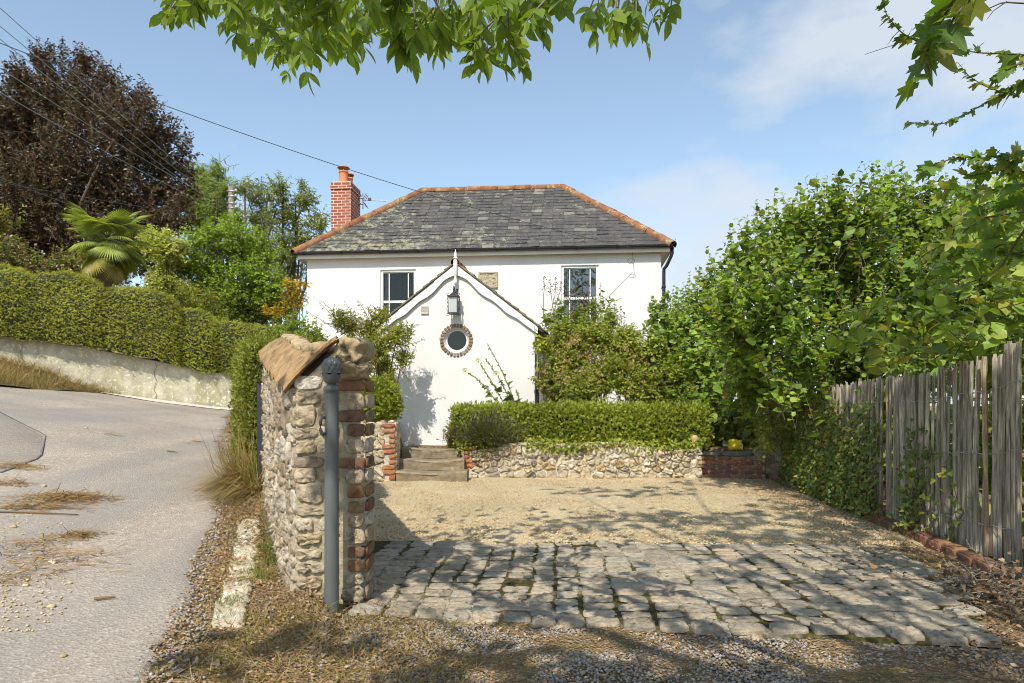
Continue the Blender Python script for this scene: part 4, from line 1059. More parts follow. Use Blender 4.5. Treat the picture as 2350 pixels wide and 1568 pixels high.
# slates
ZR0, ZR = 4.70, 6.83; RV0, RV = -e-.05, 2.25; uL0, uL1, uR0, uR1 = -e-.05, 2.25, HW+e+.05, HW-2.25
def slope_slates(name, org, du, dv_up, slen, wbot, inset, rseed, gauge=.176):
    """org lower-left corner, du along the eaves, dv_up up the slope; trapezoid narrowing by inset on both sides"""
    r = np.random.default_rng(rseed); mb = MB(); org, du, dv_up = map(np.array, (org, du, dv_up)); nn = np.cross(du, dv_up); nn = nn/np.linalg.norm(nn)
    n = int(slen/gauge)+1
    for i in range(n):
        s0, s1 = i*gauge-.02, min((i+1)*gauge+.05, slen); f0, f1 = s0/slen*inset, s1/slen*inset
        x = f0-(i % 2)*.13-.05
        while x < wbot-f0:
            w = .262+r.normal()*.004; a, b_ = max(x, f0), min(x+w-.005, wbot-f0)
            if b_-a > .02:
                a1, b1 = max(a, min(f1, b_)), min(b_, max(wbot-f1, a)); sl = r.normal()*.006; lift = .011+abs(r.normal())*.004; tw = r.normal()*.004
                p = lambda x_, s_, h: org+du*x_+dv_up*s_+nn*h
                v = [p(a, s0+sl, lift), p(b_, s0-sl+r.normal()*.003, lift+tw), p(b1, s1, 0), p(a1, s1, 0), p(a, s0+sl, lift-.010), p(b_, s0-sl, lift-.010+tw)]
                mb.add(v, [(0, 1, 2, 3), (4, 5, 1, 0)])
            x += w
    v = [org-nn*.012, org+du*wbot-nn*.012, org+du*(wbot-inset)+dv_up*slen-nn*.012, org+du*inset+dv_up*slen-nn*.012]
    mb.add(v, [(0, 1, 2, 3)])
    return mb.build(name, M['slate'], HS)
dh = (HD+2*e+.1); sl_ = math.hypot(RV-RV0, ZR-ZR0); up = np.array([0, (RV-RV0)/sl_, (ZR-ZR0)/sl_])
slope_slates('front_roof_slope', (uL0, RV0, ZR0), (1, 0, 0), up, sl_, uR0-uL0, dh/2, 1)
sr = math.hypot(dh/2, ZR-ZR0)
slope_slates('hip_roof_slope', (uL0, HD+e+.05, ZR0), (0, -1, 0), np.array([dh/2/sr, 0, (ZR-ZR0)/sr]), sr, dh, dh/2, 2)
slope_slates('hip_roof_slope', (uR0, -e-.05, ZR0), (0, 1, 0), np.array([-dh/2/sr, 0, (ZR-ZR0)/sr]), sr, dh, dh/2, 3)
slope_slates('back_roof_slope', (uR0, HD+e+.05, ZR0), (-1, 0, 0), np.array([0, -up[1], up[2]]), sl_, uR0-uL0, dh/2, 4)
# half-round ridge and hip tiles
def ridge_run(mb, p0, p1, rad=.115, step=.40, seed=0):
    r = np.random.default_rng(seed); p0, p1 = np.array(p0, float), np.array(p1, float); L_ = np.linalg.norm(p1-p0); t = (p1-p0)/L_
    side = nrm(np.cross(t, [0, 0, 1])); upv = np.cross(side, t); k = int(round(L_/step)); st = L_/k
    ang = np.linspace(-.12*np.pi, 1.12*np.pi, 12)
    for i in range(k):
        a, b_ = p0+t*(i*st-.03), p0+t*((i+1)*st+.0); ra = rad*(1+r.normal()*.02); jz = r.normal(size=2)*.006; ja = r.normal(size=2)*.006
        rows = [[tuple(c+side*(math.cos(x)*q+jj)+upv*(math.sin(x)*q*.85+j)) for x in ang] for c, q, j, jj in ((a, ra*.90, jz[0], ja[0]), (a, ra*1.02, jz[0], ja[0]), (b_, ra*.97, jz[1], ja[1]), (b_, ra*.88, jz[1], ja[1]))]
        mb.grid(np.array(rows))
mb = MB()
A0, A1, B0, B1 = (uL0, RV0, ZR0-.01), (uL1, RV, ZR-.03), (uR0, RV0, ZR0-.01), (uR1, RV, ZR-.03)
ridge_run(mb, A1, B1, seed=1); ridge_run(mb, A0, A1, seed=2); ridge_run(mb, B0, B1, seed=3)
ridge_run(mb, (uL0, HD+e+.05, ZR0), A1, seed=4); ridge_run(mb, (uR0, HD+e+.05, ZR0), B1, seed=5)
mb.build('ridge_tiles', M['ridge'], HS, True)
mb = MB()  # iron hip hook
mb.tube([(uR0-.02, RV0+.02, ZR0-.02), (uR0+.05, RV0-.05, ZR0+.0), (uR0+.07, RV0-.07, ZR0+.06), (uR0+.05, RV0-.05, ZR0+.10)], .010, 6); mb.build('hip_hook', M['iron'], HS)
# chimney
c0, c1 = hpx(760, 420, 2.0), hpx(805, 420, 2.0); cw = c1[0]-c0[0]; ct = c0[1]; cdp = .80
u0, v0 = c0[0], 2.0
mb = MB(); mb.box((u0, v0, 2.5), (u0+cw, v0+cdp, ct-.17), skip=(0, 1)); ch = mb.build('chimney_stack', M['chimney'], HS)
ch2 = MB(); ch2.box((u0-.025, v0-.025, ct-.17), (u0+cw+.025, v0+cdp+.025, ct-.085)); ch2.box((u0-.004, v0-.004, ct-.085), (u0+cw+.004, v0+cdp+.004, ct)); ch2.build('oversailing_course', M['chimney'], ch)
mb = MB(); P = []
for (o_, z) in ((.0, ct), (.01, ct+.025), (-.05, ct+.055), (-.13, ct+.08)):
    P.append([(u0-o_, v0-o_, z), (u0+cw+o_, v0-o_, z), (u0+cw+o_, v0+cdp+o_, z), (u0-o_, v0+cdp+o_, z), (u0-o_, v0-o_, z)])
mb.grid(np.array(P)); mb.add(np.array(P[-1])[:4], [(0, 1, 2, 3)]); mb.build('flaunching', M['mortar_pale'], ch)
for k, (dv, hh, rr) in enumerate(((.17, .30, .118), (.60, .255, .105))):
    cxp, cyp = u0+cw/2+.01, v0+dv; zb0 = ct+.05
    pt = MB(); pt.lathe([(rr*1.05, zb0), (rr*1.02, zb0+.05), (rr*.98, zb0+hh*.8), (rr*1.0, zb0+hh*.86), (rr*1.10, zb0+hh*.88), (rr*1.10, zb0+hh), (rr*.93, zb0+hh), (rr*.9, zb0+.05)], (cxp, cyp, 0), 24); po = pt.build('chimney_pot', M['terracotta'], ch, True)
    cp = MB(); zc = zb0+hh
    for a in range(4): cp.tube([(cxp+rr*.95*math.cos(a*1.571+.4), cyp+rr*.95*math.sin(a*1.571+.4), zc-.03), (cxp+rr*.95*math.cos(a*1.571+.4), cyp+rr*.95*math.sin(a*1.571+.4), zc+.10)], .010, 6)
    cp.lathe([(0, zc+.165), (rr*.6, zc+.155), (rr*1.1, zc+.13), (rr*1.38, zc+.095), (rr*1.38, zc+.085), (rr*1.0, zc+.115), (0, zc+.14)], (cxp, cyp, 0), 24); cp.build('cowl', M['terracotta'], po, True)

# porch
VP = -3.15
pl, pr = hpx(871, 860, VP)[0], hpx(1227, 860, VP)[0]; ap = hpx(1047, 604, VP); pc = (pl+pr)/2; pc = ap[0]
lo = hpx(1222, 738, VP); slope = (ap[1]-lo[1])/(lo[0]-ap[0])
zr = ap[1]-.02; pw = max(pc-pl, pr-pc); pl, pr = pc-pw, pc+pw
def roofz(u): return zr-slope*abs(u-pc)
cw_ = hpx(1047, 781, VP); Rb = .310; Ro = 39/F*12.6*.995; Ri = 29/F*12.6; Rg = 22.5/F*12.6
pent = [(pl, ZB), (pr, ZB), (pr, roofz(pr)-.05), (pc, zr-.05), (pl, roofz(pl)-.05)]
angs = sorted(set(list(np.linspace(-math.pi, math.pi, 73)[:-1])+[math.atan2(z-cw_[1], u-cw_[0]) for u, z in pent]))
def ray(a):
    d = np.array([math.cos(a), math.sin(a)]); best = 1e9
    for i in range(5):
        p, q = np.array(pent[i]), np.array(pent[(i+1) % 5]); ed = q-p; den = d[0]*ed[1]-d[1]*ed[0]
        if abs(den) < 1e-9: continue
        w = p-cw_; t = (w[0]*ed[1]-w[1]*ed[0])/den; s_ = (w[0]*d[1]-w[1]*d[0])/den
        if t > 0 and -1e-6 <= s_ <= 1+1e-6: best = min(best, t)
    return cw_+d*best
inn = [(cw_[0]+Ri*math.cos(a), VP, cw_[1]+Ri*math.sin(a)) for a in angs]; out = [(ray(a)[0], VP, ray(a)[1]) for a in angs]
mb = MB(); P = np.array([inn+inn[:1], out+out[:1]]); mb.grid(P, flip=True)
rin = [(cw_[0]+Rg*1.03*math.cos(a), VP+.10, cw_[1]+Rg*1.03*math.sin(a)) for a in angs]; 
mb.grid(np.array([rin+rin[:1], inn+inn[:1]]), flip=True)
mb.add([(pr, VP, ZB), (pr, 0, ZB), (pr, 0, roofz(pr)-.05), (pr, VP, roofz(pr)-.05)], [(0, 1, 2, 3)]); mb.add([(pl, VP, ZB), (pl, 0, ZB), (pl, 0, roofz(pl)-.05), (pl, VP, roofz(pl)-.05)], [(3, 2, 1, 0)])
mb.build('porch_wall', M['render'], HS)
# round window
rw = MB(); sg = 28
r = np.random.default_rng(81)
for k in range(sg):
    a0_, a1_ = 2*math.pi*k/sg+.03, 2*math.pi*(k+1)/sg-.03; ro = Ro*(1+r.normal()*.012); ri_ = Ri*1.015
    n_ = 4; poly = [(math.cos(a)*ri_, math.sin(a)*ri_) for a in np.linspace(a0_, a1_, 3)]+[(math.cos(a)*ro, math.sin(a)*ro) for a in np.linspace(a1_, a0_, 3)]
    stone(rw, poly, lambda V: np.c_[cw_[0]+V[:, 0], VP-V[:, 2], cw_[1]+V[:, 1]], r, gap=.003, depth=.022, m=18, rough=.25, jit=.03)
M['ringbrick'] = stonemat('ring_brick', [(.27,.17,.12),(.34,.21,.14),(.20,.14,.11),(.38,.29,.22),(.30,.20,.15),(.16,.13,.11)], nscale=25, lichen=((.14,.13,.11), .6, 10))
ringo = rw.build('round_window', M['ringbrick'], HS, True)
mb = MB(); n_ = 48; A_ = np.linspace(0, 2*np.pi, n_+1)
rows = [[(cw_[0]+R_*math.cos(a), VP+d_, cw_[1]+R_*math.sin(a)) for a in A_] for R_, d_ in ((Ro*.97, -.002), (Ri*1.0, -.002))]
mb.grid(np.array(rows)); mb.build('joint_mortar', M['mortar'], ringo)
mb = MB(); rows = [[(cw_[0]+R_*math.cos(a), VP+d_, cw_[1]+R_*math.sin(a)) for a in A_] for R_, d_ in ((Rg*1.10, .10), (Rg*1.10, .075), (Rg*1.06, .07), (Rg*1.0, .07), (Rg*.985, .078), (Rg*.985, .10))]
mb.grid(np.array(rows)); mb.build('frame', M['white'], ringo, True)
mb = MB(); mb.add([(cw_[0]+Rg*math.cos(a), VP+.085, cw_[1]+Rg*math.sin(a)) for a in A_[:-1]], [tuple(range(n_))]); mb.build('pane', M['glass'], ringo)
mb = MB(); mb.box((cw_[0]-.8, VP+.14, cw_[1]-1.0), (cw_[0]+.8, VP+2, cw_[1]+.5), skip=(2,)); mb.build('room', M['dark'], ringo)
# porch roof: slates with a ragged verge
r = np.random.default_rng(91); mb = MB(); ln = pw+.16
for sgn in (-1, 1):
    cs = math.sqrt(1+slope*slope); n_ = int(ln*cs/.17)
    for i in range(n_+1):
        for j in range(14):
            s0, s1 = i*.17, i*.17+.24; va, vb = VP-.075-r.uniform(0, .02) if j == 0 else VP-.07+j*.245, VP-.07+(j+1)*.245-.005
            if va > .02: continue
            vb = min(vb, -.003)
            lift = .022+r.uniform(0, .012)
            def q(s_, v, h): return (pc+sgn*s_/cs+sgn*h*slope/cs, v, zr+.0-slope*s_/cs+h/cs)
            # lower edge lies on the course below
            v8 = [q(s1, va, .004+lift*.3), q(s1, vb, .004+lift*.3), q(s0, vb, .004), q(s0, va, .004), q(s1, va, .016+lift), q(s1, vb, .016+lift), q(s0, vb, .016), q(s0, va, .016)]
            mb.hexa(v8 if sgn > 0 else [v8[k] for k in (3, 2, 1, 0, 7, 6, 5, 4)])
    v8 = [q(ln*cs, VP-.05, -.03), q(ln*cs, -.01, -.03), q(0, -.01, -.03), q(0, VP-.05, -.03), q(ln*cs, VP-.05, .012), q(ln*cs, -.01, .012), q(0, -.01, .012), q(0, VP-.05, .012)]
    mb.hexa(v8 if sgn > 0 else [v8[k] for k in (3, 2, 1, 0, 7, 6, 5, 4)])
M['verge'] = stonemat('mossy_slate', [(.16,.14,.10),(.20,.17,.12),(.12,.11,.09),(.24,.20,.13)], nscale=16, lichen=((.36,.33,.18), .62, 10))
mb.build('porch_roof', M['verge'], HS)
mb = MB(); ridge_run(mb, (pc, VP-.10, zr+.025), (pc, .0, zr+.025), .085, .36, 8); mb.build('porch_ridge_tiles', M['ridge'], HS, True)
# scalloped bargeboard
pts = [(690,420),(790,468),(860,540),(930,618),(1000,668),(1090,713),(1180,790),(1260,868),(1380,925),(1470,998),(1560,1060),(1620,1110)]
low = []
for px, py in pts:
    u, z = hpx((1500+px/3.136)*.612, (900+py/3.136)*.612, VP-.045); low.append((abs(u-pc), z))
low = np.array(low); dd = np.linspace(.02, low[-1, 0], 90)
zl = np.interp(dd, low[:, 0], low[:, 1]); ker = np.ones(7)/7; zl = np.convolve(np.pad(zl, 3, 'edge'), ker, 'valid')
mb = MB()
for sgn in (-1, 1):
    topz = zr-slope*dd-.012
    fr = np.array([np.c_[pc+sgn*dd, np.full(90, VP-.060), zl], np.c_[pc+sgn*dd, np.full(90, VP-.060), topz]]); bk = fr.copy(); bk[..., 1] = VP-.030
    mb.grid(fr, flip=sgn < 0); mb.grid(bk, flip=sgn > 0); mb.grid(np.stack([bk[0], fr[0]]), flip=sgn < 0); mb.grid(np.stack([fr[1], bk[1]]), flip=sgn < 0)
mb.build('bargeboard', M['white'], HS)
# finial
fz = lambda y: hpx(1047, y, VP-.08)[1]
mb = MB(); mb.lathe([(0, fz(572)), (.012, fz(577)), (.033, fz(586)), (.024, fz(589)), (.040, fz(592)), (.040, fz(631)), (.030, fz(633)), (.030, fz(636)), (.020, fz(638)), (.034, fz(642)), (.038, fz(647)), (.030, fz(652)), (0, fz(655))], (pc, VP-.085, 0), 16)
mb.build('finial', M['white'], HS, True)
# vent
a, b_ = hpx(966, 721, VP), hpx(984, 703, VP); mb = MB(); 
mb.box((a[0], VP-.012, a[1]), (b_[0], VP-.001, b_[1])); z = a[1]+.035
t_ = .016
mb.box((a[0], VP-.03, a[1]), (a[0]+t_, VP-.012, b_[1])); mb.box((b_[0]-t_, VP-.03, a[1]), (b_[0], VP-.012, b_[1])); mb.box((a[0]+t_, VP-.03, a[1]), (b_[0]-t_, VP-.012, a[1]+.03)); mb.box((a[0]+t_, VP-.03, b_[1]-t_), (b_[0]-t_, VP-.012, b_[1]))
while z < b_[1]-.025: mb.box((a[0]+t_, VP-.027, z), (b_[0]-t_, VP-.015, z+.009)); z += .020
mb.build('air_vent', [plain('vent_cover', (.50,.46,.40), .6)], HS)
# porch downpipes
for uu, nm in ((pr+.045, 0), (pl-.045, 1)):
    mb = MB(); mb.tube([(uu, VP+.06, roofz(pr)-.12), (uu, VP+.06, .2)], .035, 10); mb.build('porch_downpipe', M['black_plastic'], HS, True)
# side board of porch on the right
# ---- things hung on the house
def hung(name, u, v, z): 
    q = hw(u, v, z); return empty(name, q, HS.rotation_euler[2])
lc = hpx(1041, 700, VP-.17)
LA = hung('wall_lantern', lc[0], VP-.17, lc[1]); tag(LA, 'black wrought iron lantern with scrolls above the round window', 'lantern')
fr = MB(); hw_, hh_ = .082, .155
for sx in (-1, 1):
    for sy in (-1, 1): fr.tube([(sx*hw_, sy*hw_, -hh_), (sx*hw_*1.08, sy*hw_*1.08, hh_)], .008, 5)
for z, k in ((-hh_, 1.18), (hh_, 1.25)):
    fr.box((-hw_*k, -hw_*k, z-.012), (hw_*k, hw_*k, z+.012))
fr.lathe([(.10, hh_+.012), (.05, hh_+.05), (.012, hh_+.085), (.012, hh_+.12), (.02, hh_+.13), (0, hh_+.15)], (0, 0, 0), 8)
for sx in (-1, 1):
    for k in (0, 1):
        t = np.linspace(0, 1, 22); zz0 = -hh_+.02+k*.15
        fr.tube(np.c_[sx*(hw_+.014+.022*np.sin(t*np.pi)), np.full(22, -.03), zz0+.13*t], .005, 5)
    for zz0, sg_ in ((hh_+.02, 1), (-hh_-.01, -1)):
        t = np.linspace(0, 4.6, 18); rad = .026*(1-t/7)
        fr.tube(np.c_[sx*(hw_+.018+rad*np.sin(t)), np.full(18, -.03), zz0+sg_*(.012-rad*np.cos(t)+.01)], .005, 5)
fr.build('frame', M['iron'], LA)
M['lampglass'] = plain('frosted_lantern_glass', (.40,.44,.42), .25, var=.05)
g = MB(); k = .066; g.box((-k, -k, -hh_+.013), (k, k, hh_-.013)); g.build('glass', M['lampglass'], LA)
br = MB(); br.tube([(0, 0, hh_+.14), (0, .03, hh_+.19), (0, .09, hh_+.17), (0, .168, hh_+.08)], .011, 6); br.box((.01, .150, hh_-.10), (.055, .168, hh_+.16)); br.build('bracket', M['iron'], LA)
# carved plaque
a, b_ = hpx(1098, 661, -.03), hpx(1142, 624, -.03); PQ = hung('wall_plaque', (a[0]+b_[0])/2, -.001, (a[1]+b_[1])/2); tag(PQ, 'square weathered stone relief plaque on the upper white wall', 'plaque')
w_, h_ = (b_[0]-a[0])/2, (b_[1]-a[1])/2
mb = MB(); mb.box((-w_, -.022, -h_), (w_, 0, h_)); bo = mb.build('backing', M['plaque'], PQ)
mb = MB()
for x0, x1, z0, z1 in ((-w_, w_, -h_, -h_+.035), (-w_, w_, h_-.035, h_), (-w_, -w_+.035, -h_+.035, h_-.035), (w_-.035, w_, -h_+.035, h_-.035)): mb.box((x0, -.05, z0), (x1, -.022, z1))
mb.build('frame', M['plaque'], PQ)
mb = MB(); N_ = 40; gx_, gz_ = np.meshgrid(np.linspace(-w_+.035, w_-.035, N_), np.linspace(-h_+.035, h_-.035, N_)); rl = np.clip(vnoise(np.stack([gx_, gz_, gx_*0], -1), 16)*.6+.4*vnoise(np.stack([gx_, gz_, gx_*0+3], -1), 34), -.1, .6)
mb.grid(np.stack([gx_, -.030-.030*rl, gz_], -1)); mb.build('relief', M['plaque'], PQ, True)
# aerial on the chimney
q = hpx(818, 462, 2.6); AE = hung('tv_aerial', u0+cw+.03, v0+cdp*.8, q[1]); tag(AE, 'silver television aerial fixed to the side of the brick chimney', 'aerial')
mb = MB(); mb.tube([(.10, 0, -.20), (.10, 0, .22)], .022, 8); mb.box((-.03, -.04, .08), (.10, .04, .11)); mb.box((-.03, -.04, -.08), (.10, .04, -.05)); mb.build('mast', M['alu'], AE)
mb = MB(); bm_ = np.array([(.10, -.03, .03), (.80, -.16, -.06)]); mb.tube(bm_, .010, 6); dv = bm_[1]-bm_[0]
for t in np.linspace(.30, 1, 8): c = bm_[0]+dv*t; mb.tube([c+np.array([0, 0, -.03]), c+np.array([0, 0, .045])], .006, 5)
mb.build('boom', M['alu'], AE)
mb = MB()
for z0, z1 in ((.02, .20), (-.02, -.18)):
    for yy in (-.09, 0, .09): mb.tube([(.12, yy, z0), (.22, yy, z1)], .007, 5)
mb.box((.26, -.09, .0), (.34, -.03, .07)); mb.build('reflector', M['iron'], AE)
# wire bracket
q = hpx(1449, 606, -.05); WB = hung('wire_bracket', q[0], 0, q[1]); tag(WB, 'thin iron cable bracket with coiled wire on the upper wall near the right corner', 'bracket')
mb = MB(); mb.tube([(.02, -.002, .32), (.02, -.10, .25), (.02, -.24, .05), (.0, -.26, -.02), (-.04, -.26, 0)], .007, 6); t = np.linspace(0, 6.6, 40); mb.tube(np.c_[-.02+.075*np.cos(t), -.26+.01*t*0-.02*np.sin(t), .02+.055*np.sin(t)], .005, 5); mb.build('hook', M['iron'], WB)
# ---------------------------------------------------------------- planting
OV, LG, ASH, HZ, MP, IV, SP, TF, RD = T_oval(), T_long(), T_ash(), T_hazel(), T_maple(), T_ivy(), T_sprig(), T_tuft(), T_round()
def blob(x, y, r, Y, sy=1.0, dy=1.0):
    R_ = r/F*Y; return (at(x, y, Y), np.array([R_, R_*dy, R_*sy]))
def crown(leaf, twig, blobs, n, L_, nl, tmpl, size, upb=.5, r=None, droop=.25, shell=.55, trad=.004, taper=.35, var=.3, zmin=None, per=None):
    r = r or rng
    vol = np.array([b[1].prod()**(2/3) for b in blobs]); cnt = np.maximum((vol/vol.sum()*n).astype(int), 1)
    for (c, R_), k in zip(blobs, cnt):
        d = nrm(r.normal(size=(k, 3))); u = (r.uniform(shell**3, 1.0, k))**(1/3)
        tips = c+d*R_*u[:, None]*(1+.12*r.normal(size=(k, 1)))
        for t_, dd in zip(tips, d):
            if zmin is not None and t_[2] < zmin: continue
            l = L_*r.uniform(.6, 1.3); ax = nrm(dd*.8+np.array([0, 0, upb])+r.normal(size=3)*.35)
            p = shoot_curve(t_-ax*l, t_, 6, .12, r)
            if twig is not None: twig.tube(p, np.linspace(trad, trad*.4, 6), 3, caps=False)
            leaves_on(p, nl, tmpl, size, leaf, r, droop=droop, taper=taper, var=var)
def plant(name, label, cat, base, blobs, n, L_, nl, tmpl, size, lm, tm='twig', stems=7, group=None, stemr=.012, upb=.5, seed=1, part='foliage', **kw):
    r = np.random.default_rng(seed); base = np.asarray(base, float)
    E_ = empty(name, base); tag(E_, label, cat, group)
    lf, tw = MB(), MB()
    crown(lf, tw, blobs, n, L_, nl, tmpl, size, upb, r, **kw)
    if stems:
        for k in range(stems):
            b = blobs[k % len(blobs)]; p = shoot_curve(base+np.array([r.normal()*.12, r.normal()*.12, -.1]), b[0]+r.normal(size=3)*b[1]*.3, 9, .08, r)
            tw.tube(p, np.linspace(stemr, stemr*.35, 9), 6)
    rel(lf.build(part, M[lm]), E_); rel(tw.build('stems', M[tm]), E_)
    return E_

# -- long clipped cypress hedge on the concrete retaining wall
def wall_a(x, back=0.0):
    k = (x-1175)/F; nn = np.array([RWD[1], -RWD[0]]); o = RW0-nn*back
    a = (k*o[1]-o[0])/(RWD[0]-k*RWD[1]); return a, o+RWD*a
def zline(pts, back=0.0):
    A_, Z_ = [], []
    for x, y in pts:
        a, q = wall_a(x, back); A_.append(a); Z_.append(CAM_Z-(y-930)/F*q[1])
    return lambda s: np.interp(s, A_, Z_)
WTOP = zline([(-160, 752), (0, 770), (200, 797), (330, 822), (430, 842), (535, 852), (620, 862)])
HTOP = zline([(-160, 600), (-60, 612), (0, 618), (50, 625), (80, 644), (95, 636), (150, 630), (200, 645), (224, 658), (238, 677), (252, 667), (300, 663), (350, 669), (392, 690), (412, 714), (424, 708), (458, 711), (482, 722), (495, 744), (508, 737), (545, 741), (600, 752)], .45)
NN = np.array([RWD[1], -RWD[0]])
RWL = empty('concrete_retaining_wall', (*RW0, 1.0)); tag(RWL, 'lichen spotted concrete retaining wall below the long clipped hedge', 'retaining wall')
mb = MB(); S_ = np.linspace(-4, 5.5, 60)
P = []
for a in S_:
    q = RW0+RWD*a; zt = float(WTOP(a)); zb = roadz(q[0], q[1])-.4
    P.append([(*(q+NN*.03), zb), (*(q+NN*.012), zt-.02), (*(q-NN*.01), zt), (*(q-NN*.25), zt), (*(q-NN*.25), zb)])
P = np.array(P); mb.grid(P); mb.add(P[-1], [(4, 3, 2, 1, 0)]); mb.add(P[0], [(0, 1, 2, 3, 4)]); rel(mb.build('wall_face', M['conc']), RWL)
mb = MB()
for a in (.35, 2.75):     # settlement cracks
    q = RW0+RWD*a+NN*.0335; z = np.linspace(float(WTOP(a))-.05, float(WTOP(a))-.85, 9)
    mb.tube(np.array([(*(q+RWD*(.03*math.sin(i*1.9))), zz_) for i, zz_ in enumerate(z)]), .004, 4)
rel(mb.build('crack', M['dark']), RWL)
HG = empty('clipped_hedge', (*(RW0-NN*.4), 2.3)); tag(HG, 'long cloud clipped dark green cypress hedge overhanging the concrete wall', 'hedge')
def hedge_pt(a, t, puff=1.0):
    """t 0..1 runs from the bottom of the front face over the top to the back"""
    zt, zb = HTOP(a), WTOP(a)+.02; h = zt-zb
    ang = t
    f = np.where(t < .55, .20, 0); 
    tt = np.clip((t-.45)/.35, 0, 1)
    fwd = np.where(t < .45, .19+.12*np.sin(t/.45*np.pi*.9), .19+.12*math.sin(.9*np.pi)-(.5)*(1-np.cos(tt*np.pi/2))**1.0)
    fwd = np.where(t > .8, -.16-.09-(t-.8)/.2*.9, fwd)
    z = np.where(t < .45, zb-.06+(h*.80+.06)*t/.45, zb+h*.80+h*.20*np.sin(tt*np.pi/2))
    fwd = fwd-sum(kv*np.exp(-((a-wall_a(xv, .1)[0])/.13)**2) for xv, kv in ((82, .04), (240, .05), (415, .12), (497, .12)))
    q = RW0[None]+RWD[None]*a[:, None]+NN[None]*fwd[:, None]
    P = np.c_[q, z]
    return P
nA, nT = 150, 34
A2, T2 = np.meshgrid(np.linspace(-3.6, 5.5, nA), np.linspace(0, 1, nT), indexing='ij')
P = hedge_pt(A2.ravel(), T2.ravel()).reshape(nA, nT, 3)
P = P+(.10*vnoise(P, 1.0)+.05*vnoise(P+5, 2.6)+.02*vnoise(P+2, 7))[..., None]*np.array([NN[0], NN[1], .8])
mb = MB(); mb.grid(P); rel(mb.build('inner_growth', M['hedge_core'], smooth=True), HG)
r = np.random.default_rng(101)
def surface_scatter(P, n, r, wt=None):
    du = P[1:, :-1]-P[:-1, :-1]; dv = P[:-1, 1:]-P[:-1, :-1]; cr = np.cross(du, dv); ar = np.linalg.norm(cr, axis=-1)
    w = ar.ravel()*(1 if wt is None else wt.ravel()); k = r.choice(len(w), n, p=w/w.sum()); i, j = np.unravel_index(k, ar.shape); u, v = r.random((2, n, 1))
    pos = P[i, j]+du[i, j]*u+dv[i, j]*v; return pos, nrm(cr[i, j])
pos, nn_ = surface_scatter(P, 72000, r)
flow = nrm(np.array([RWD[0], RWD[1], -.15])+r.normal(size=(len(pos), 3))*.55)
mb = MB(); yd = nrm(flow*.9+nn_*r.uniform(.1, .8, (len(pos), 1))); 
mb.scatter(SP, pos-nn_*.03+nn_*(r.random((len(pos), 1))**3)*.07, yd, nn_+r.normal(size=pos.shape)*.4, r.uniform(.045, .095, len(pos)))
rel(mb.build('foliage', M['lf_hedge']), HG)
mb = MB(); pos, nn_ = surface_scatter(P[:, :18], 420, r); mb.scatter(T_blade(.02, .1), pos, nrm(nn_*.35+np.array([*RWD, .5])+r.normal(size=pos.shape)*.5), nn_, r.uniform(.05, .16, len(pos)))
o = rel(mb.build('straw_strands', M['straw']), HG); o['kind'] = 'stuff'

# -- rounded privet hedge beyond the pier wall
PH = empty('privet_hedge', (-2.9, 8, .5)); tag(PH, 'upright clipped privet hedge with rounded top behind the stone wall end', 'hedge')
def bulk_hedge(path, hw, ztop, zbot, n1=50, n2=36, ends=.35):
    """closed rounded hedge body following a path"""
    P = []
    L_ = np.r_[0, np.cumsum(np.linalg.norm(np.diff(path, axis=0), axis=1))]
    for s_ in np.linspace(0, 1, n1):
        e = s_*L_[-1]; q = np.array([np.interp(e, L_, path[:, 0]), np.interp(e, L_, path[:, 1])]); d = nrm(np.array([np.interp(e+.05, L_, path[:, 0])-np.interp(e-.05, L_, path[:, 0]), np.interp(e+.05, L_, path[:, 1])-np.interp(e-.05, L_, path[:, 1])])); n_ = np.array([-d[1], d[0]])
        k = min(e, L_[-1]-e)/ends; k = (1-(1-min(k, 1))**2.5)**.5 if k < 1 else 1.0; k = max(k, .02)
        zt, zb = ztop(s_), zbot(s_); row = []
        for t in np.linspace(0, 1, n2):
            a = math.pi*(1-t); cx, sz = math.cos(a), math.sin(a)
            ex = math.copysign(abs(cx)**.38, cx); ez = abs(sz)**.42
            row.append((*(q-n_*ex*hw*k*(-1)), zb+(zt-zb)*ez*(k**.25)))
        P.append(row)
    P = np.array(P); return P
def hedge_body(E_, P, n, tmpl, size, lm, r, wob=.03, flowup=.4, off=.02):
    P = P+(wob*vnoise(P, 1.8)+wob*.6*vnoise(P+3, 5))[..., None]*np.array([.7, .7, .7])
    du = np.gradient(P, axis=0); dv = np.gradient(P, axis=1); nn = nrm(np.cross(du, dv)); cen = P.mean((0, 1))
    if ((P-cen)*nn).sum(-1).mean() < 0: nn = -nn; fl = True
    else: fl = False
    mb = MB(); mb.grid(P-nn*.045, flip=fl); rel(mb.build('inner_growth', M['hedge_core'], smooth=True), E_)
    pos, q = surface_scatter(P, n, r); q = -q if fl else q
    yd = nrm(q*.7+np.array([0, 0, flowup])+r.normal(size=pos.shape)*.6)
    mb = MB(); mb.scatter(tmpl, pos-q*r.uniform(.0, .06, (n, 1))+q*off*.5+q*(r.random((n, 1))**8)*.09, yd, q+r.normal(size=pos.shape)*.6, r.uniform(size*.65, size*1.35, n)); rel(mb.build('foliage', M[lm]), E_)
Yp = np.linspace(6.75, 9.6, 14); path = np.c_[XW(Yp)+.05, Yp]
P = bulk_hedge(path, .42, lambda s: 1.76+.28*s, lambda s: .42+.45*s)
hedge_body(PH, P, 36000, TF, .042, 'lf_yew', np.random.default_rng(103), .04)

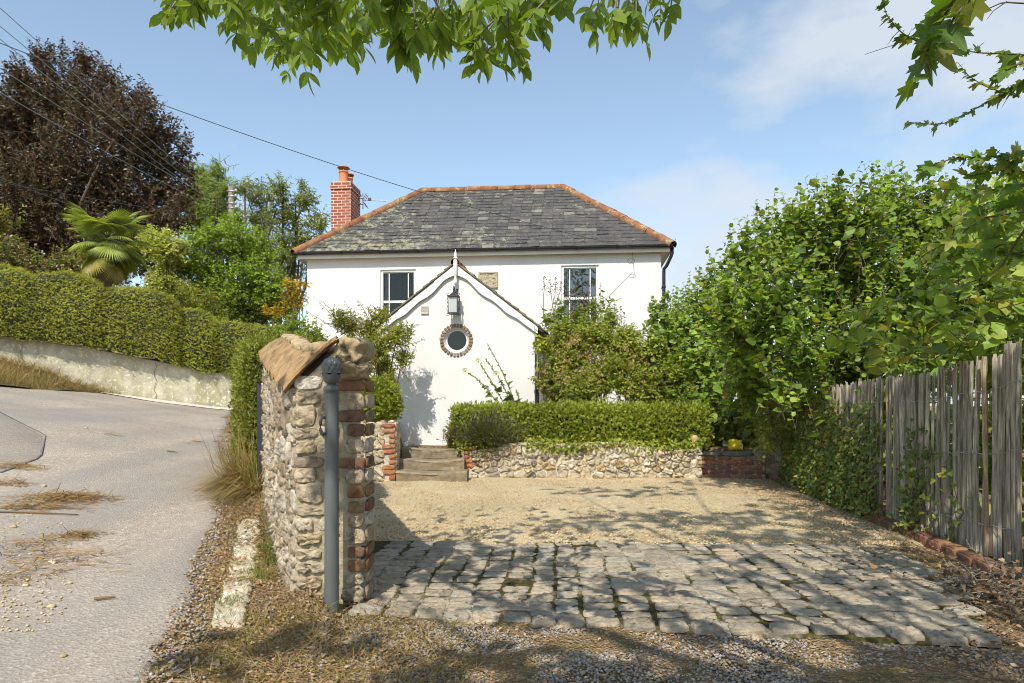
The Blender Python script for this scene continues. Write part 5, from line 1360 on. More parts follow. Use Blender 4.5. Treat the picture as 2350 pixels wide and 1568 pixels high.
# -- box hedge on the flint wall, and the box ball
BH = empty('box_hedge', (1.2, 11, .5)); tag(BH, 'low square clipped box hedge along the top of the flint wall', 'hedge')
path = np.c_[np.linspace(-.98, 3.13, 20), np.full(20, 11.05)]
P = bulk_hedge(path, .36, lambda s: 1.10+.008*math.sin(s*9), lambda s: .44, 90, 40, .14)
for _ in range(1):   # squarer top than the privet
    zt = 1.10; P[..., 2] = np.minimum(P[..., 2], 1.088+.01*np.sin(P[..., 0]*2))
hedge_body(BH, P, 26000, TF, .052, 'lf_box', np.random.default_rng(105), .022, .35)
BB = empty('box_ball', (*at(860, 965, 10.35)[:2], .85)); tag(BB, 'rounded box bush clipped to a dome on top of the stone pier', 'bush')
c = at(858, 925, 10.38); r = np.random.default_rng(107)
U_, V_ = np.meshgrid(np.linspace(0, 2*np.pi, 40), np.linspace(.02, .80, 22)*np.pi, indexing='ij')
P = np.stack([c[0]+.375*np.sin(V_)*np.cos(U_), c[1]+.33*np.sin(V_)*np.sin(U_), c[2]+.345*np.cos(V_)], -1)
hedge_body(BB, P, 8500, TF, .055, 'lf_box', r, .03, .3)

# -- ash overhead (rooted behind the station; its low twigs hang into view) ----------------
AT = empty('ash_tree', (2.1, -2.8, 0)); tag(AT, 'overhanging ash branches with long pointed leaflets against the top of the sky', 'tree')
lf, tw = MB(), MB(); r = np.random.default_rng(111)
def compound(o, d, L_, n=9, lsize=.085, hang=.38):
    d = nrm(np.asarray(d, float)); e = o+d*L_+np.array([0, 0, -.12*L_]); p = shoot_curve(o, e, 6, .08, r)
    tw.tube(p, np.linspace(.0030, .0014, 6), 4, caps=False)
    side = nrm(np.cross(d, np.array([0, 0, 1.0])+r.normal(size=3)*.5)); k = (n-1)//2
    pos, yd = [], []
    for i in range(k):
        t = .38+.5*i/max(k-1, 1); q = p[min(int(t*5), 4)]*(1-(t*5) % 1)+p[min(int(t*5)+1, 5)]*((t*5) % 1)
        for s_ in (-1, 1): pos.append(q); yd.append(nrm(d*.55+side*s_*.8+np.array([0, 0, -hang])+r.normal(size=3)*.16))
    pos.append(p[-1]); yd.append(nrm(d+np.array([0, 0, -hang*.8])))
    pos, yd = np.array(pos), np.array(yd)
    nr = nrm(np.array([0, -.35, 1.0])+r.normal(size=(len(pos), 3))*.55)
    lf.scatter(ASH, pos, yd, nr, lsize*r.uniform(.75, 1.2, len(pos)))
ex = [400,440,480,520,560,600,640,680,720,760,800,840,880,920,960,1000,1040,1085,1120,1145,1170,1210,1250,1290,1330,1360,1400,1440,1475]
ey = [50,60,35,75,95,105,165,195,130,185,125,105,85,125,155,135,120,135,185,205,135,120,50,35,10,5,105,120,60]
for k in range(300):
    x = r.uniform(405, 1300) if k < 275 else r.choice([1395, 1425, 1450, 1530])+r.normal()*14
    yb = np.interp(x, ex, ey); y = yb*r.random()**.75-r.uniform(0, 30)
    near = r.random() < .42
    Y = r.uniform(1.75, 2.3) if near else r.uniform(2.6, 4.2)
    if 560 < x < 860 and y > 40: Y = r.uniform(2.5, 3.6)
    o = at(x+r.normal()*18, y-r.uniform(45, 75), Y)
    d = np.array([r.normal()*.6+(.0), r.normal()*.35, -.75])
    if x < 480: d[0] -= .5
    compound(o, d, .085 if Y < 2.4 else .115, r.choice([5, 7, 9]), .056 if Y < 2.4 else .070)
# main low limbs just above the view
low_limbs = [[(2.1, -2.8, .9), (1.2, -1.2, 3.0), (.2, .6, 3.15), (-.4, 1.9, 2.75), (-1.0, 2.6, 2.85)], [(1.6, -2.0, 2.6), (.9, .2, 3.2), (.35, 1.7, 2.55), (-.1, 2.3, 2.55)], [(1.2, -1.2, 3.0), (-.4, .4, 3.3), (-1.2, 1.9, 2.75), (-1.6, 2.7, 2.95)]]
for l in low_limbs:
    l = np.array(l); t = np.linspace(0, 1, len(l)); tt = np.linspace(0, 1, 24); p = np.c_[[np.interp(tt, t, l[:, i]) for i in range(3)]].T
    for _ in range(3): p[1:-1] = (p[:-2]+p[1:-1]*2+p[2:])/4
    tw.tube(p, np.linspace(.055, .008, 24), 8)
# unseen crown above and behind: clumps added along sun rays to shade entrance
def seen(P): 
    if P[1] < .1: return False
    x = 1175+P[0]/P[1]*F; y = 930-(P[2]-CAM_Z)/P[1]*F
    return -90 < x < 2440 and y > -70
sx_, sy_ = SUN[0]/SUN[2], SUN[1]/SUN[2]
def gpt(x, y): Y = CAM_Z*F/(y-930); return np.array([(x-1175)/F*Y, Y, 0.0])
tg = []
def tband(x0, x1, y0, y1, n, hole=None):
    for _ in range(n):
        p = gpt(r.uniform(x0, x1), r.uniform(y0, y1)); tg.append(p)
def tell(cx_, cy_, rx, ry, n):
    for _ in range(n):
        a, q = r.uniform(0, 2*np.pi), math.sqrt(r.random()); tg.append(gpt(cx_+rx*q*math.cos(a), cy_+ry*q*math.sin(a)))
SHADE = [(1500,1545,560,38,75),(2150,1530,260,60,50),(1150,1500,180,25,14),(1010,1560,70,12,8),(1160,1285,170,40,40),(930,1300,60,40,10),(1250,1400,90,25,12),(1480,1350,90,60,12),(1700,1300,140,45,14),(1900,1400,160,60,14),(2080,1330,120,60,16),(1620,1430,120,30,10),
  (1440,1128,190,11,55),(1600,1190,290,17,95),(1790,1228,190,14,60),(1850,1160,170,26,70),(1700,1108,150,9,40),(1930,1195,90,30,35),(1330,1205,60,9,10),(740,1465,80,14,12),(520,1500,60,20,8)]
for s_ in SHADE: tell(*s_)
for _ in range(130): tg.append(np.array([3.5, r.uniform(4.2, 6.6), r.uniform(0, 1.5)]))
for _ in range(40): tg.append(np.array([3.6, r.uniform(6.6, 8.5), r.uniform(0, 1.2)]))
for _ in range(9): tg.append(np.array([r.uniform(-.95, -.80), 3.83, r.uniform(1.0, 1.5)]))
for _ in range(5): tg.append(np.array([r.uniform(-.93, -.80), 3.83, r.uniform(.35, .9)]))
clumps = []
for p in tg:
    for _ in range(30):
        h = r.uniform(2.8, 7.5) if p[1] < 5.6 else r.uniform(4.5, 8.0)
        c = p+np.array([sx_*h, sy_*h, h])
        if not seen(c): break
    else: continue
    clumps.append(c); compound(c-np.array([0, 0, .02]), np.array([r.normal(), r.normal(), -.25]), .16, 9, .095, .3)
clumps = np.array(clumps)
trunk = shoot_curve((2.1, -2.8, -.3), (1.7, -2.2, 4.2), 10, .03, r); trk = MB(); trk.tube(trunk, np.linspace(.24, .13, 10), 14); rel(trk.build('trunk', M['bark_grey'], smooth=True), AT)
for k in range(26):
    c = clumps[r.integers(len(clumps))]
    s0 = trunk[r.integers(5, 10)]; p = shoot_curve(s0, c+r.normal(size=3)*.15, 14, .12, r)
    if any(seen(q) for q in p): continue
    tw.tube(p, np.linspace(.045, .006, 14), 6)
rel(lf.build('crown', M['lf_ash']), AT); rel(tw.build('branches', M['bark_grey'], smooth=True), AT)

# -- field maple reaching in from the right
MT = empty('maple_tree', (5.2, 1.2, 0)); tag(MT, 'dark maple branches with lobed leaves reaching in from the right edge of the sky', 'tree')
lf, tw = MB(), MB(); r = np.random.default_rng(121)
def mtw(px, Y, nl, size, rad=.005, up=.8, dz=0.0, fr=.0):
    n_ = len(px); Ys = np.linspace(Y[0], Y[1], n_) if not np.isscalar(Y) else np.full(n_, Y)
    P = np.array([at(x, y, yy) for (x, y), yy in zip(px, Ys)]); t = np.linspace(0, 1, n_); tt = np.linspace(0, 1, 14); p = np.stack([np.interp(tt, t, P[:, i]) for i in range(3)], 1)
    tw.tube(p, np.linspace(rad, rad*.35, 14), 6)
    if nl: leaves_on(p, nl, MP, size, lf, r, frm=fr, droop=.35, spread=.9, up=up, taper=.3)
mtw([(2215,-40),(2160,50),(2130,110),(2100,190)], 2.3, 16, .085, .006, .2)
mtw([(2250,-30),(2190,40),(2160,90)], 2.2, 9, .085, .006, .2)
mtw([(2420,140),(2350,125),(2250,122),(2174,109)], 3.2, 20, .06)
mtw([(2420,150),(2350,184),(2302,212),(2224,259),(2158,287),(2086,281)], (3.0, 3.3), 34, .045)
mtw([(2200,20),(2133,53),(2105,75),(2061,100),(1985,125)], 3.1, 0, .05, .003)
mtw([(2150,150),(2105,94),(2068,75),(2036,37),(2021,-10)], 3.1, 22, .045, .004)
mtw([(2420,12),(2302,5),(2264,22),(2218,50)], 3.0, 0, .05, .004); mtw([(2310,4),(2280,25),(2265,45)], 3.0, 0, .05, .003)
mtw([(2330,215),(2299,212),(2258,197),(2224,175),(2199,144)], 3.1, 18, .04, .003)
mtw([(2420,150),(2380,140),(2330,150),(2290,175)], 3.0, 16, .05)
for row in ([(2440,330),(2350,352),(2260,362),(2205,360)], [(2440,400),(2350,395),(2280,390),(2225,375)], [(2440,400),(2350,422),(2302,431),(2240,444),(2196,437)], [(2440,470),(2350,485),(2256,500),(2181,552),(2125,582)], [(2440,470),(2350,526),(2294,620),(2200,661),(2150,664)], [(2440,520),(2360,550),(2300,560),(2230,600)], [(2440,440),(2380,450),(2320,470),(2260,480)]):
    mtw(row, (2.8, r.uniform(3.0, 3.6)), 28, .045, .006)
    for _ in range(2):
        i = r.integers(1, len(row)); x, y = row[i]; mtw([(x, y), (x-30+r.normal()*25, y+r.normal()*22), (x-65+r.normal()*30, y+12+r.normal()*25)], r.uniform(2.9, 3.6), 10, .055, .003)
trk = MB(); trk.tube(shoot_curve((5.2, 1.2, -.3), (4.6, 1.6, 5), 8, .03, r), np.linspace(.16, .07, 8), 12)
for e_ in (at(2440,150,3.0), at(2440,400,2.8), at(2440,470,2.8), at(2440,12,3.0), at(2420,-60,2.4)): tw.tube(shoot_curve((4.95, 1.4, 2.0), e_, 10, .05, r), np.linspace(.04, .008, 10), 7)
tw.tube(shoot_curve(at(2420,-60,2.4), at(2215,-40,2.3), 6, .03, r), .006, 6)
rel(trk.build('trunk', M['bark'], smooth=True), MT); rel(lf.build('crown', M['lf_maple']), MT); rel(tw.build('branches', M['bark'], smooth=True), MT)

# -- hazels behind the fence
def hazel(name, label, base, blobs, n, L_, nl, size, lm, seed, upb=.9, stems=10, sr=.02, **kw):
    return plant(name, label, 'shrub', base, blobs, n, L_, nl, HZ, size, lm, 'bark', stems, 'hazel bushes along the fence', sr, upb, seed, trad=.005, **kw)
B_ = lambda l, Y, jit=.06, seed=0: [blob(x, y, rr, Y*(1+np.random.default_rng(seed+i).normal()*jit)) for i, (x, y, rr) in enumerate(l)]
hazel('hazel_bush', 'hazel bush at the right corner of the white house, above the box hedge end', (2.9, 12.6, .3), B_([(1505,705,30),(1545,720,60),(1610,700,75),(1660,640,70),(1580,800,85),(1660,760,90),(1540,860,70),(1620,890,80),(1500,800,40)], 12.2, .03, 1), 760, .80, 13, .088, 'lf_hazel', 131, shell=.45, upb=1.3)
hazel('hazel_bush', 'tall bright hazel bush with upright shoots in the middle behind the paling fence', (4.7, 8.8, .05), B_([(1720,560,70),(1790,510,80),(1870,500,95),(1960,440,80),(2040,450,85),(2120,470,85),(2190,500,80),(1700,680,100),(1800,640,110),(1920,600,120),(2040,600,120),(2150,620,110),(1730,800,100),(1840,760,110),(1950,740,110),(2060,740,95),(2160,740,100),(2260,740,100),(2350,730,90),(2290,600,100),(2290,500,85),(2370,470,95),(2370,580,95)], 8.9, .07, 2), 1950, .75, 14, .082, 'lf_hazel', 132, shell=.5, stems=16, upb=1.5)
hz = hazel('hazel_bush', 'nearest hazel bush with large pale leaves hanging over the fence top', (4.4, 5.2, .05), [(np.array([4.35, y_, z_]), np.array([.42, .5, .45])) for y_ in (4.6, 5.4, 6.2, 7.1, 8.0, 8.9) for z_ in (.45, 1.05, 1.6)]+B_([(2330,540,95),(2230,560,95),(2130,650,90),(2270,670,95),(2020,720,75),(2130,745,75),(2380,650,90),(1950,775,55),(2230,750,60),(2060,805,40),(2390,760,60),(2350,430,70)], 5.3, .06, 3), 760, .40, 9, .090, 'lf_hazel2', 133, .35, shell=.4, stems=0)
plant('hazel_shoots', 'low shaded hazel growth under the bushes at the end of the brick wall', 'shrub', (3.6, 11.3, .3), B_([(1690,900,75),(1640,960,50),(1740,960,60),(1770,880,70),(1600,930,40)], 11.4, .02, 4), 170, .5, 8, HZ, .11, 'lf_hazel', 'bark', 6, None, .012, .6, 134)
plant('pale_tree', 'sunlit yellow green tree far behind the fence at the right edge', 'tree', (11, 15.5, 0), B_([(2300,480,110),(2400,430,120),(2250,560,90),(2380,590,130),(2200,640,90)], 15, .04, 5), 420, .8, 12, OV, .16, 'lf_lime', 'bark', 8, None, .04, .6, 135)

# -- shrubs against the house
plant('flowering_shrub', 'spreading shrub with faded coppery blossom behind the box hedge right of the porch', 'shrub', (1.7, 11.9, .4),
      B_([(1265,860,48),(1310,820,55),(1330,890,60),(1400,850,65),(1470,880,60),(1440,800,50),(1520,890,45),(1280,920,40),(1380,770,45),(1250,790,28),(1540,850,45),(1480,820,40),(1290,760,34),(1340,770,36),(1430,770,32),(1500,790,34)], 11.9, .012, 6), 2300, .34, 13, OV, .060, 'lf_abelia', 'twig', 9, None, .014, .45, 141, shell=.35)
E_ = bpy.data.objects['flowering_shrub']; lf = MB(); r = np.random.default_rng(142)
for c, R_ in B_([(1300,830,60),(1400,855,70),(1330,890,55),(1270,870,40),(1470,870,55),(1300,790,35),(1500,900,40)], 11.85, .012, 7):
    for _ in range(40):
        d = nrm(r.normal(size=3)+np.array([0, -.6, .3])); q = c+d*R_*r.uniform(.85, 1.1); k = 9
        lf.scatter(T_oval(.35), q+r.normal(size=(k, 3))*.03, rdir(k, r), rdir(k, r), r.uniform(.018, .034, k))
rel(lf.build('blossom', M['fl_abelia']), E_)
plant('lilac_bush', 'upright lilac with brown seed heads in front of the right sash window', 'shrub', (1.5, 12.7, .4),
      B_([(1262,720,22),(1275,780,35),(1330,740,35),(1370,690,20),(1380,750,35),(1330,800,40),(1420,770,30),(1400,720,24),(1300,740,30),(1450,760,28),(1330,715,25),(1285,700,20)], 12.8, .012, 8), 420, .5, 10, OV, .085, 'lf_lilac', 'twig', 12, None, .012, 1.0, 143, shell=.3)
E_ = bpy.data.objects['lilac_bush']; lf, tw = MB(), MB(); r = np.random.default_rng(144)
for x, y in ((1250,650),(1262,660),(1275,655),(1288,662),(1300,668),(1310,680),(1330,690),(1340,700),(1352,668),(1360,700),(1385,705),(1400,700),(1410,712),(1425,720),(1432,735),(1418,742),(1300,690),(1322,672),(1345,685)):
    c = at(x, y, 12.75+r.normal()*.1); 
    k = 46; t = r.random((k, 1)); q = c+np.c_[r.normal(size=(k, 2))*.045*(1.1-t), (t-.5)*.30]; lf.scatter(T_oval(.35), q, rdir(k, r)+np.array([0, 0, .5]), rdir(k, r), r.uniform(.018, .034, k))
    tw.tube(shoot_curve(c-np.array([r.normal()*.15, 0, .75]), c, 5, .08, r), .005, 4)
rel(lf.build('seed_heads', M['seedhead']), E_); rel(tw.build('seed_stalks', M['twig']), E_)
# rough horizontal pole in the shrubs
mb = MB(); mb.tube([at(1330,772,12.3), at(1400,771,12.3), at(1470,763,12.3)], [.035, .042, .045], 8); o = mb.build('rustic_pole', M['bark_grey'], smooth=True); tag(o, 'weathered wooden pole lying level among the shrubs right of the porch', 'pole')
# sapling left of the porch
plant('sapling', 'thin loose sapling with small yellow green leaves throwing its shadow on the porch', 'tree', at(870, 975, 11.75)*np.array([1, 1, 0])+np.array([0, 0, .4]),
      B_([(868,790,48),(905,765,38),(845,752,38),(925,815,30),(880,840,40),(805,745,38),(840,820,34),(870,720,28),(930,760,25),(780,730,28),(895,870,26)], 11.75, .012, 9), 620, .30, 13, T_oval(.22), .055, 'lf_sapling', 'twig', 4, None, .016, .35, 151, shell=.25)
E_ = bpy.data.objects['sapling']; lf, tw = MB(), MB(); r = np.random.default_rng(152)
for a, b_, c in (((850,800),(770,740),(718,680)),((840,790),(780,710),(735,690)),((850,780),(800,720),(790,690)),((880,770),(940,760),(965,745)),((890,800),(950,790),(978,778)),((900,830),(930,850),(945,880)),((830,790),(750,740),(705,715)),((860,760),(830,700),(822,690)),((880,770),(890,720),(892,700))):
    p = shoot_curve(at(*a, 11.75), at(*c, 11.75+r.normal()*.2), 8, .05, r); m = at(*b_, 11.75); t = np.linspace(0, 1, 8)[:, None]; p = p*.5+((1-t)**2*at(*a, 11.75)+2*t*(1-t)*m+t*t*at(*c, 11.75))*.5
    tw.tube(p, np.linspace(.006, .002, 8), 4); leaves_on(p, 26, T_oval(.22), .05, lf, r, droop=.4)
tw.tube([at(872, 985, 11.75), at(870, 900, 11.75), at(868, 830, 11.75), at(872, 770, 11.75)], [.03, .026, .02, .01], 8)
rel(lf.build('arching_shoot_leaves', M['lf_sapling']), E_); rel(tw.build('arching_shoots', M['twig']), E_)
# hollyhocks
def hollyhock(label, stems, seed):
    r = np.random.default_rng(seed); E_ = empty('hollyhock', at(*stems[0][0], 11.6)); tag(E_, label, 'flower', 'hollyhocks in front of the porch')
    st, lf, bd, pe = MB(), MB(), MB(), MB()
    for base, mid, tip, fl in stems:
        a, m, b_ = at(*base, 11.6), at(*mid, 11.6), at(*tip, 11.6); t = np.linspace(0, 1, 14)[:, None]; p = (1-t)**2*a+2*t*(1-t)*m+t*t*b_
        st.tube(p, np.linspace(.010, .004, 14), 5)
        for q in np.linspace(.35, 1, 22):
            i = min(int(q*13), 12); c = p[i]+(p[i+1]-p[i])*((q*13) % 1)+r.normal(size=3)*.012; lump(bd, c, (.014, .014, .016), r.integers(99), .2, 2, 1)
        leaves_on(p[:8], 9, T_ivy(), .12, lf, r, frm=.0, spread=1.2)
        if fl:
            c = b_ if fl == 1 else p[9]; k = 6; an = np.linspace(0, 2*np.pi, k, endpoint=False); yd = np.c_[np.cos(an), np.full(k, -.35), np.sin(an)]; pe.scatter(T_round(), np.repeat(c[None]+np.array([[0, -.03, 0]]), k, 0), yd, np.tile([0, -1, .2], (k, 1)), .062)
            lump(bd, c+np.array([0, -.045, 0]), (.012, .012, .012), 3, .1, 2, 1)
    rel(st.build('stem', M['greenstem']), E_); rel(lf.build('leaves', M['lf_holly']), E_); o = rel(bd.build('buds', M['lf_abelia'], smooth=True), E_); o['kind'] = 'stuff'
    if pe.n: rel(pe.build('flower', M['petal']), E_)
hollyhock('hollyhock stems with cream flowers leaning left in front of the white porch', [((1150,945),(1120,880),(1068,852),1), ((1165,945),(1140,890),(1098,830),1)], 161)
hollyhock('taller hollyhock with bare bud spikes and large leaves at its foot', [((1188,945),(1165,870),(1118,788),0), ((1178,945),(1160,880),(1112,822),2), ((1195,945),(1192,920),(1186,895),0)], 162)
# lavender
LV = empty('lavender', at(1120, 1010, 10.5)); tag(LV, 'grey green lavender clump spilling over the flint wall by the steps', 'lavender')
r = np.random.default_rng(171); st, fl = MB(), MB(); n_ = 1500
a = r.uniform(0, 2*np.pi, n_); el = r.uniform(-.15, 1.35, n_); d = np.c_[np.cos(a)*np.cos(el), np.sin(a)*np.cos(el)-.35, np.sin(el)]; d = nrm(d)
base = at(1120, 1008, 10.62)+np.c_[r.normal(size=n_)*.17, r.normal(size=n_)*.07, r.normal(size=n_)*.04]; ln = r.uniform(.22, .50, n_)
st.scatter(T_blade(.016, -.12), base, d, np.tile([0, 0, 1.], (n_, 1))+r.normal(size=(n_, 3))*.3, ln)
k = r.random(n_) < .30; tips = base[k]+d[k]*ln[k, None]*.98; fl.scatter(T_oval(.16), tips, d[k], rdir(k.sum(), r), .055); fl.scatter(T_oval(.16), tips, d[k], rdir(k.sum(), r), .05)
rel(st.build('stems', M['lf_lavender']), LV); rel(fl.build('flowers', M['lav_flower']), LV)
LV2 = empty('dead_lavender', at(1030, 1000, 10.6)); tag(LV2, 'brown withered lavender at the left end of the box hedge above the steps', 'lavender')
n_ = 420; a = r.uniform(0, 2*np.pi, n_); el = r.uniform(.0, 1.3, n_); d = nrm(np.c_[np.cos(a)*np.cos(el), np.sin(a)*np.cos(el)-.3, np.sin(el)]); st = MB()
base = at(1040, 1012, 10.75)+r.normal(size=(n_, 3))*np.array([.06, .05, .05]); st.scatter(T_blade(.014, -.1), base, d, np.tile([0, 0, 1.], (n_, 1))+r.normal(size=(n_, 3))*.3, r.uniform(.12, .30, n_)); rel(st.build('stems', M['seedhead']), LV2)

# -- creepers on the fence and at the wall
def fencepos(n, y0, y1, h0, h1, r, off=(.04, .16)):
    Y = r.uniform(y0, y1, n); h = r.uniform(h0, h1, n); return np.c_[FX(Y)-r.uniform(*off, n), Y, h*FTOP(Y)]
IVY = empty('ivy', (3.5, 7, 0)); tag(IVY, 'dark ivy climbing the lower face of the paling fence', 'ivy')
r = np.random.default_rng(181); lf, tw = MB(), MB()
for k in range(170):
    y0 = r.choice([r.uniform(6.6, 9.8), r.uniform(6.8, 8.8), r.uniform(4.6, 6.5)], p=[.60, .34, .06]); h = r.uniform(.15, .95)*(1.0 if y0 > 6.2 else .75)
    n_ = 9; t = np.linspace(0, 1, n_); Ys = y0+np.cumsum(r.normal(size=n_)*.05); p = np.c_[FX(Ys)-.05-.05*r.random()-.03*np.sin(t*9+k), Ys, t*h*FTOP(Ys)]
    tw.tube(p, np.linspace(.006, .002, n_), 4, caps=False)
    nl = int(28+46*h); seg = np.linspace(.05, 1, nl)*(n_-1); i = np.minimum(seg.astype(int), n_-2); f = (seg-i)[:, None]; q = p[i]*(1-f)+p[i+1]*f+r.normal(size=(nl, 3))*np.array([.03, .06, .03])-np.array([.03, 0, 0])
    lf.scatter(IV, q, nrm(np.array([-.35, 0, -.6])+r.normal(size=(nl, 3))*.6), nrm(np.array([-1, -.4, .6])+r.normal(size=(nl, 3))*.45), r.uniform(.028, .056, nl))
rel(lf.build('leaves', M['lf_ivy']), IVY); rel(tw.build('stems', M['twig']), IVY)
plant('golden_conifer', 'feathery yellow green conifer spilling over the far end of the paling fence', 'shrub', (4.0, 10.0, 0), B_([(1800,920,60),(1850,890,55),(1770,960,50),(1890,860,40),(1820,1000,50),(1880,940,45),(1760,1010,40)], 9.2, .02, 10), 420, .22, 12, SP, .075, 'lf_conifer', 'twig', 6, None, .012, .6, 191, shell=.3)
IV2 = empty('trailing_ivy', (2, 10.6, .5)); tag(IV2, 'bright ivy trailing along the top of the flint wall below the box hedge', 'ivy')
lf = MB(); n_ = 1500; X = np.concatenate([r.uniform(.2, 3.0, n_-500), r.uniform(-.9, -.3, 200), r.uniform(.2, 1.0, 300)]); q = np.c_[X, 10.56+r.normal(size=n_)*.05, .50+r.normal(size=n_)*.055+.03*np.sin(X*5)]
lf.scatter(IV, q, nrm(np.array([0, -.5, -.5])+r.normal(size=(n_, 3))*.6), nrm(np.array([0, -1, .7])+r.normal(size=(n_, 3))*.4), r.uniform(.03, .06, n_)); rel(lf.build('leaves', M['lf_box']), IV2)
plant('dark_creeper', 'shadowy large leaved creeper on the slope right of the box hedge', 'creeper', (3.4, 11.4, .3), B_([(1650,950,50),(1690,980,45),(1640,1000,30),(1720,1010,35)], 11.1, .01, 11), 120, .3, 9, HZ, .085, 'lf_ivy', 'twig', 5, None, .01, .3, 192)

# -- garden across the lane, behind the long hedge
def gz(x, Y): return float(G((x-1175)/F*Y, Y))
def gbase(x, Y): X = (x-1175)/F*Y; return np.array([X, Y, gz(x, Y)-.1])
CB = plant('copper_beech', 'big dark purple copper beech filling the upper left sky', 'tree', gbase(150, 33),
      B_([(60,230,95),(150,190,90),(230,220,95),(310,270,90),(370,330,80),(100,330,130),(220,340,130),(330,420,110),(400,430,60),(20,330,110),(60,450,140),(180,480,140),(300,500,110),(-40,420,130),(390,490,60),(100,130,40),(190,130,36),(45,165,34),(330,215,30),(430,385,24),(0,560,110),(150,590,90),(-70,280,100),(60,560,110),(210,560,110),(330,560,70),(130,520,100),(10,620,90)], 33, .035, 12), 6800, 1.25, 18, OV, .165, 'lf_beech', 'bark', 4, None, .10, .75, 201, part='crown', shell=.5, trad=.012)
plant('willow_tree', 'tall feathery pale green willow behind the copper beech and wire pole', 'tree', gbase(470, 46),
      B_([(455,400,36),(480,440,50),(520,430,30),(460,490,60),(520,490,50),(430,450,40),(500,390,22)], 46, .02, 13), 620, 1.5, 18, LG, .30, 'lf_willow2', 'bark', 8, 'willows behind the garden', .12, .3, 202, part='crown', droop=.7, trad=.012)
plant('willow_tree', 'airy willow with dark crooked limbs left of the chimney', 'tree', gbase(640, 44),
      B_([(590,440,40),(640,430,38),(650,480,50),(600,500,50),(700,450,35),(725,500,38),(690,540,45),(740,560,35),(640,560,50),(715,590,40),(660,610,40),(590,560,40),(560,420,22),(690,420,18)], 44, .02, 14), 640, 1.3, 15, LG, .28, 'lf_willow', 'bark', 14, 'willows behind the garden', .13, .5, 203, part='crown', droop=.6, trad=.014)
plant('green_bush', 'dense bright green rounded tree beside the hedge end', 'tree', gbase(540, 20.5),
      B_([(470,560,55),(530,545,60),(590,580,60),(620,650,55),(540,640,95),(460,640,60),(580,700,70),(500,700,70),(640,700,40),(520,515,30),(430,600,30)], 20.5, .025, 15), 1900, .5, 14, OV, .10, 'lf_bush', 'bark', 10, None, .05, .6, 204, part='crown', shell=.55, trad=.006)
plant('lime_shrub', 'pale yellow green shrub between the palm and the green tree', 'shrub', gbase(385, 19.5),
      B_([(370,560,45),(400,600,45),(345,545,30),(390,660,40),(365,640,40),(430,680,35),(415,560,25)], 19.5, .02, 16), 950, .42, 13, OV, .085, 'lf_lime', 'twig', 8, None, .02, .6, 205, shell=.4)
plant('peach_tree', 'loose shrub with drooping narrow leaves above the hedge end', 'shrub', gbase(450, 17.8),
      B_([(440,700,32),(480,690,38),(505,720,25),(430,660,28)], 17.8, .02, 17), 130, .35, 10, LG, .10, 'lf_sapling', 'twig', 5, None, .015, .2, 206, droop=.7)
for lab, bl, sd in (('tangled rose bush with pink flowers left of the palm behind the hedge', [(165,600,45),(205,590,36),(120,612,34),(200,630,30)], 207), ('reddish rose bush under the copper beech at the left edge', [(20,575,42),(70,592,34),(-40,570,50)], 208)):
    E_ = plant('rose_bush', lab, 'shrub', gbase(bl[0][0], 17.5), B_(bl, 17.2, .02, sd), 240, .4, 11, OV, .075, 'lf_rose', 'twig', 6, 'rose bushes behind the hedge', .015, .5, sd)
    r = np.random.default_rng(sd); lf = MB()
    for x, y, rr in bl:
        for _ in range(4):
            c = at(x+r.normal()*rr*.6, y+r.normal()*rr*.5, 16.9); k = 6; lf.scatter(T_round(), c+r.normal(size=(k, 3))*.02, rdir(k, r), rdir(k, r), .045)
    o = rel(lf.build('flowers', M['petal_pink']), E_); o['kind'] = 'stuff'
plant('light_shrub', 'orange tinged pale shrub at the far left edge below the copper beech', 'shrub', gbase(0, 22), B_([(5,500,40),(-20,540,50),(20,560,30)], 22, .02, 18), 120, .6, 10, OV, .13, 'lf_rose', 'twig', 4, None, .03, .5, 209)
plant('young_autumn_tree', 'thin young tree with golden yellow leaves by the left house corner', 'tree', gbase(680, 15.2)+np.array([0, 0, -.2]),
      B_([(672,655,26),(685,680,24),(660,670,16),(690,645,12),(640,710,16),(612,705,14),(655,690,12)], 14.6, .01, 19), 130, .30, 9, T_oval(.3), .072, 'lf_autumn', 'bark', 5, None, .016, .6, 210, shell=.2)
plant('corner_shrub', 'mixed green climbing shrub behind the wall at the left house corner', 'shrub', (-3.7, 10.6, .7), B_([(680,750,42),(640,760,30),(720,770,40),(650,790,35),(690,800,40)], 10.4, .02, 20), 260, .3, 11, OV, .06, 'lf_lilac', 'twig', 6, None, .012, .5, 211)
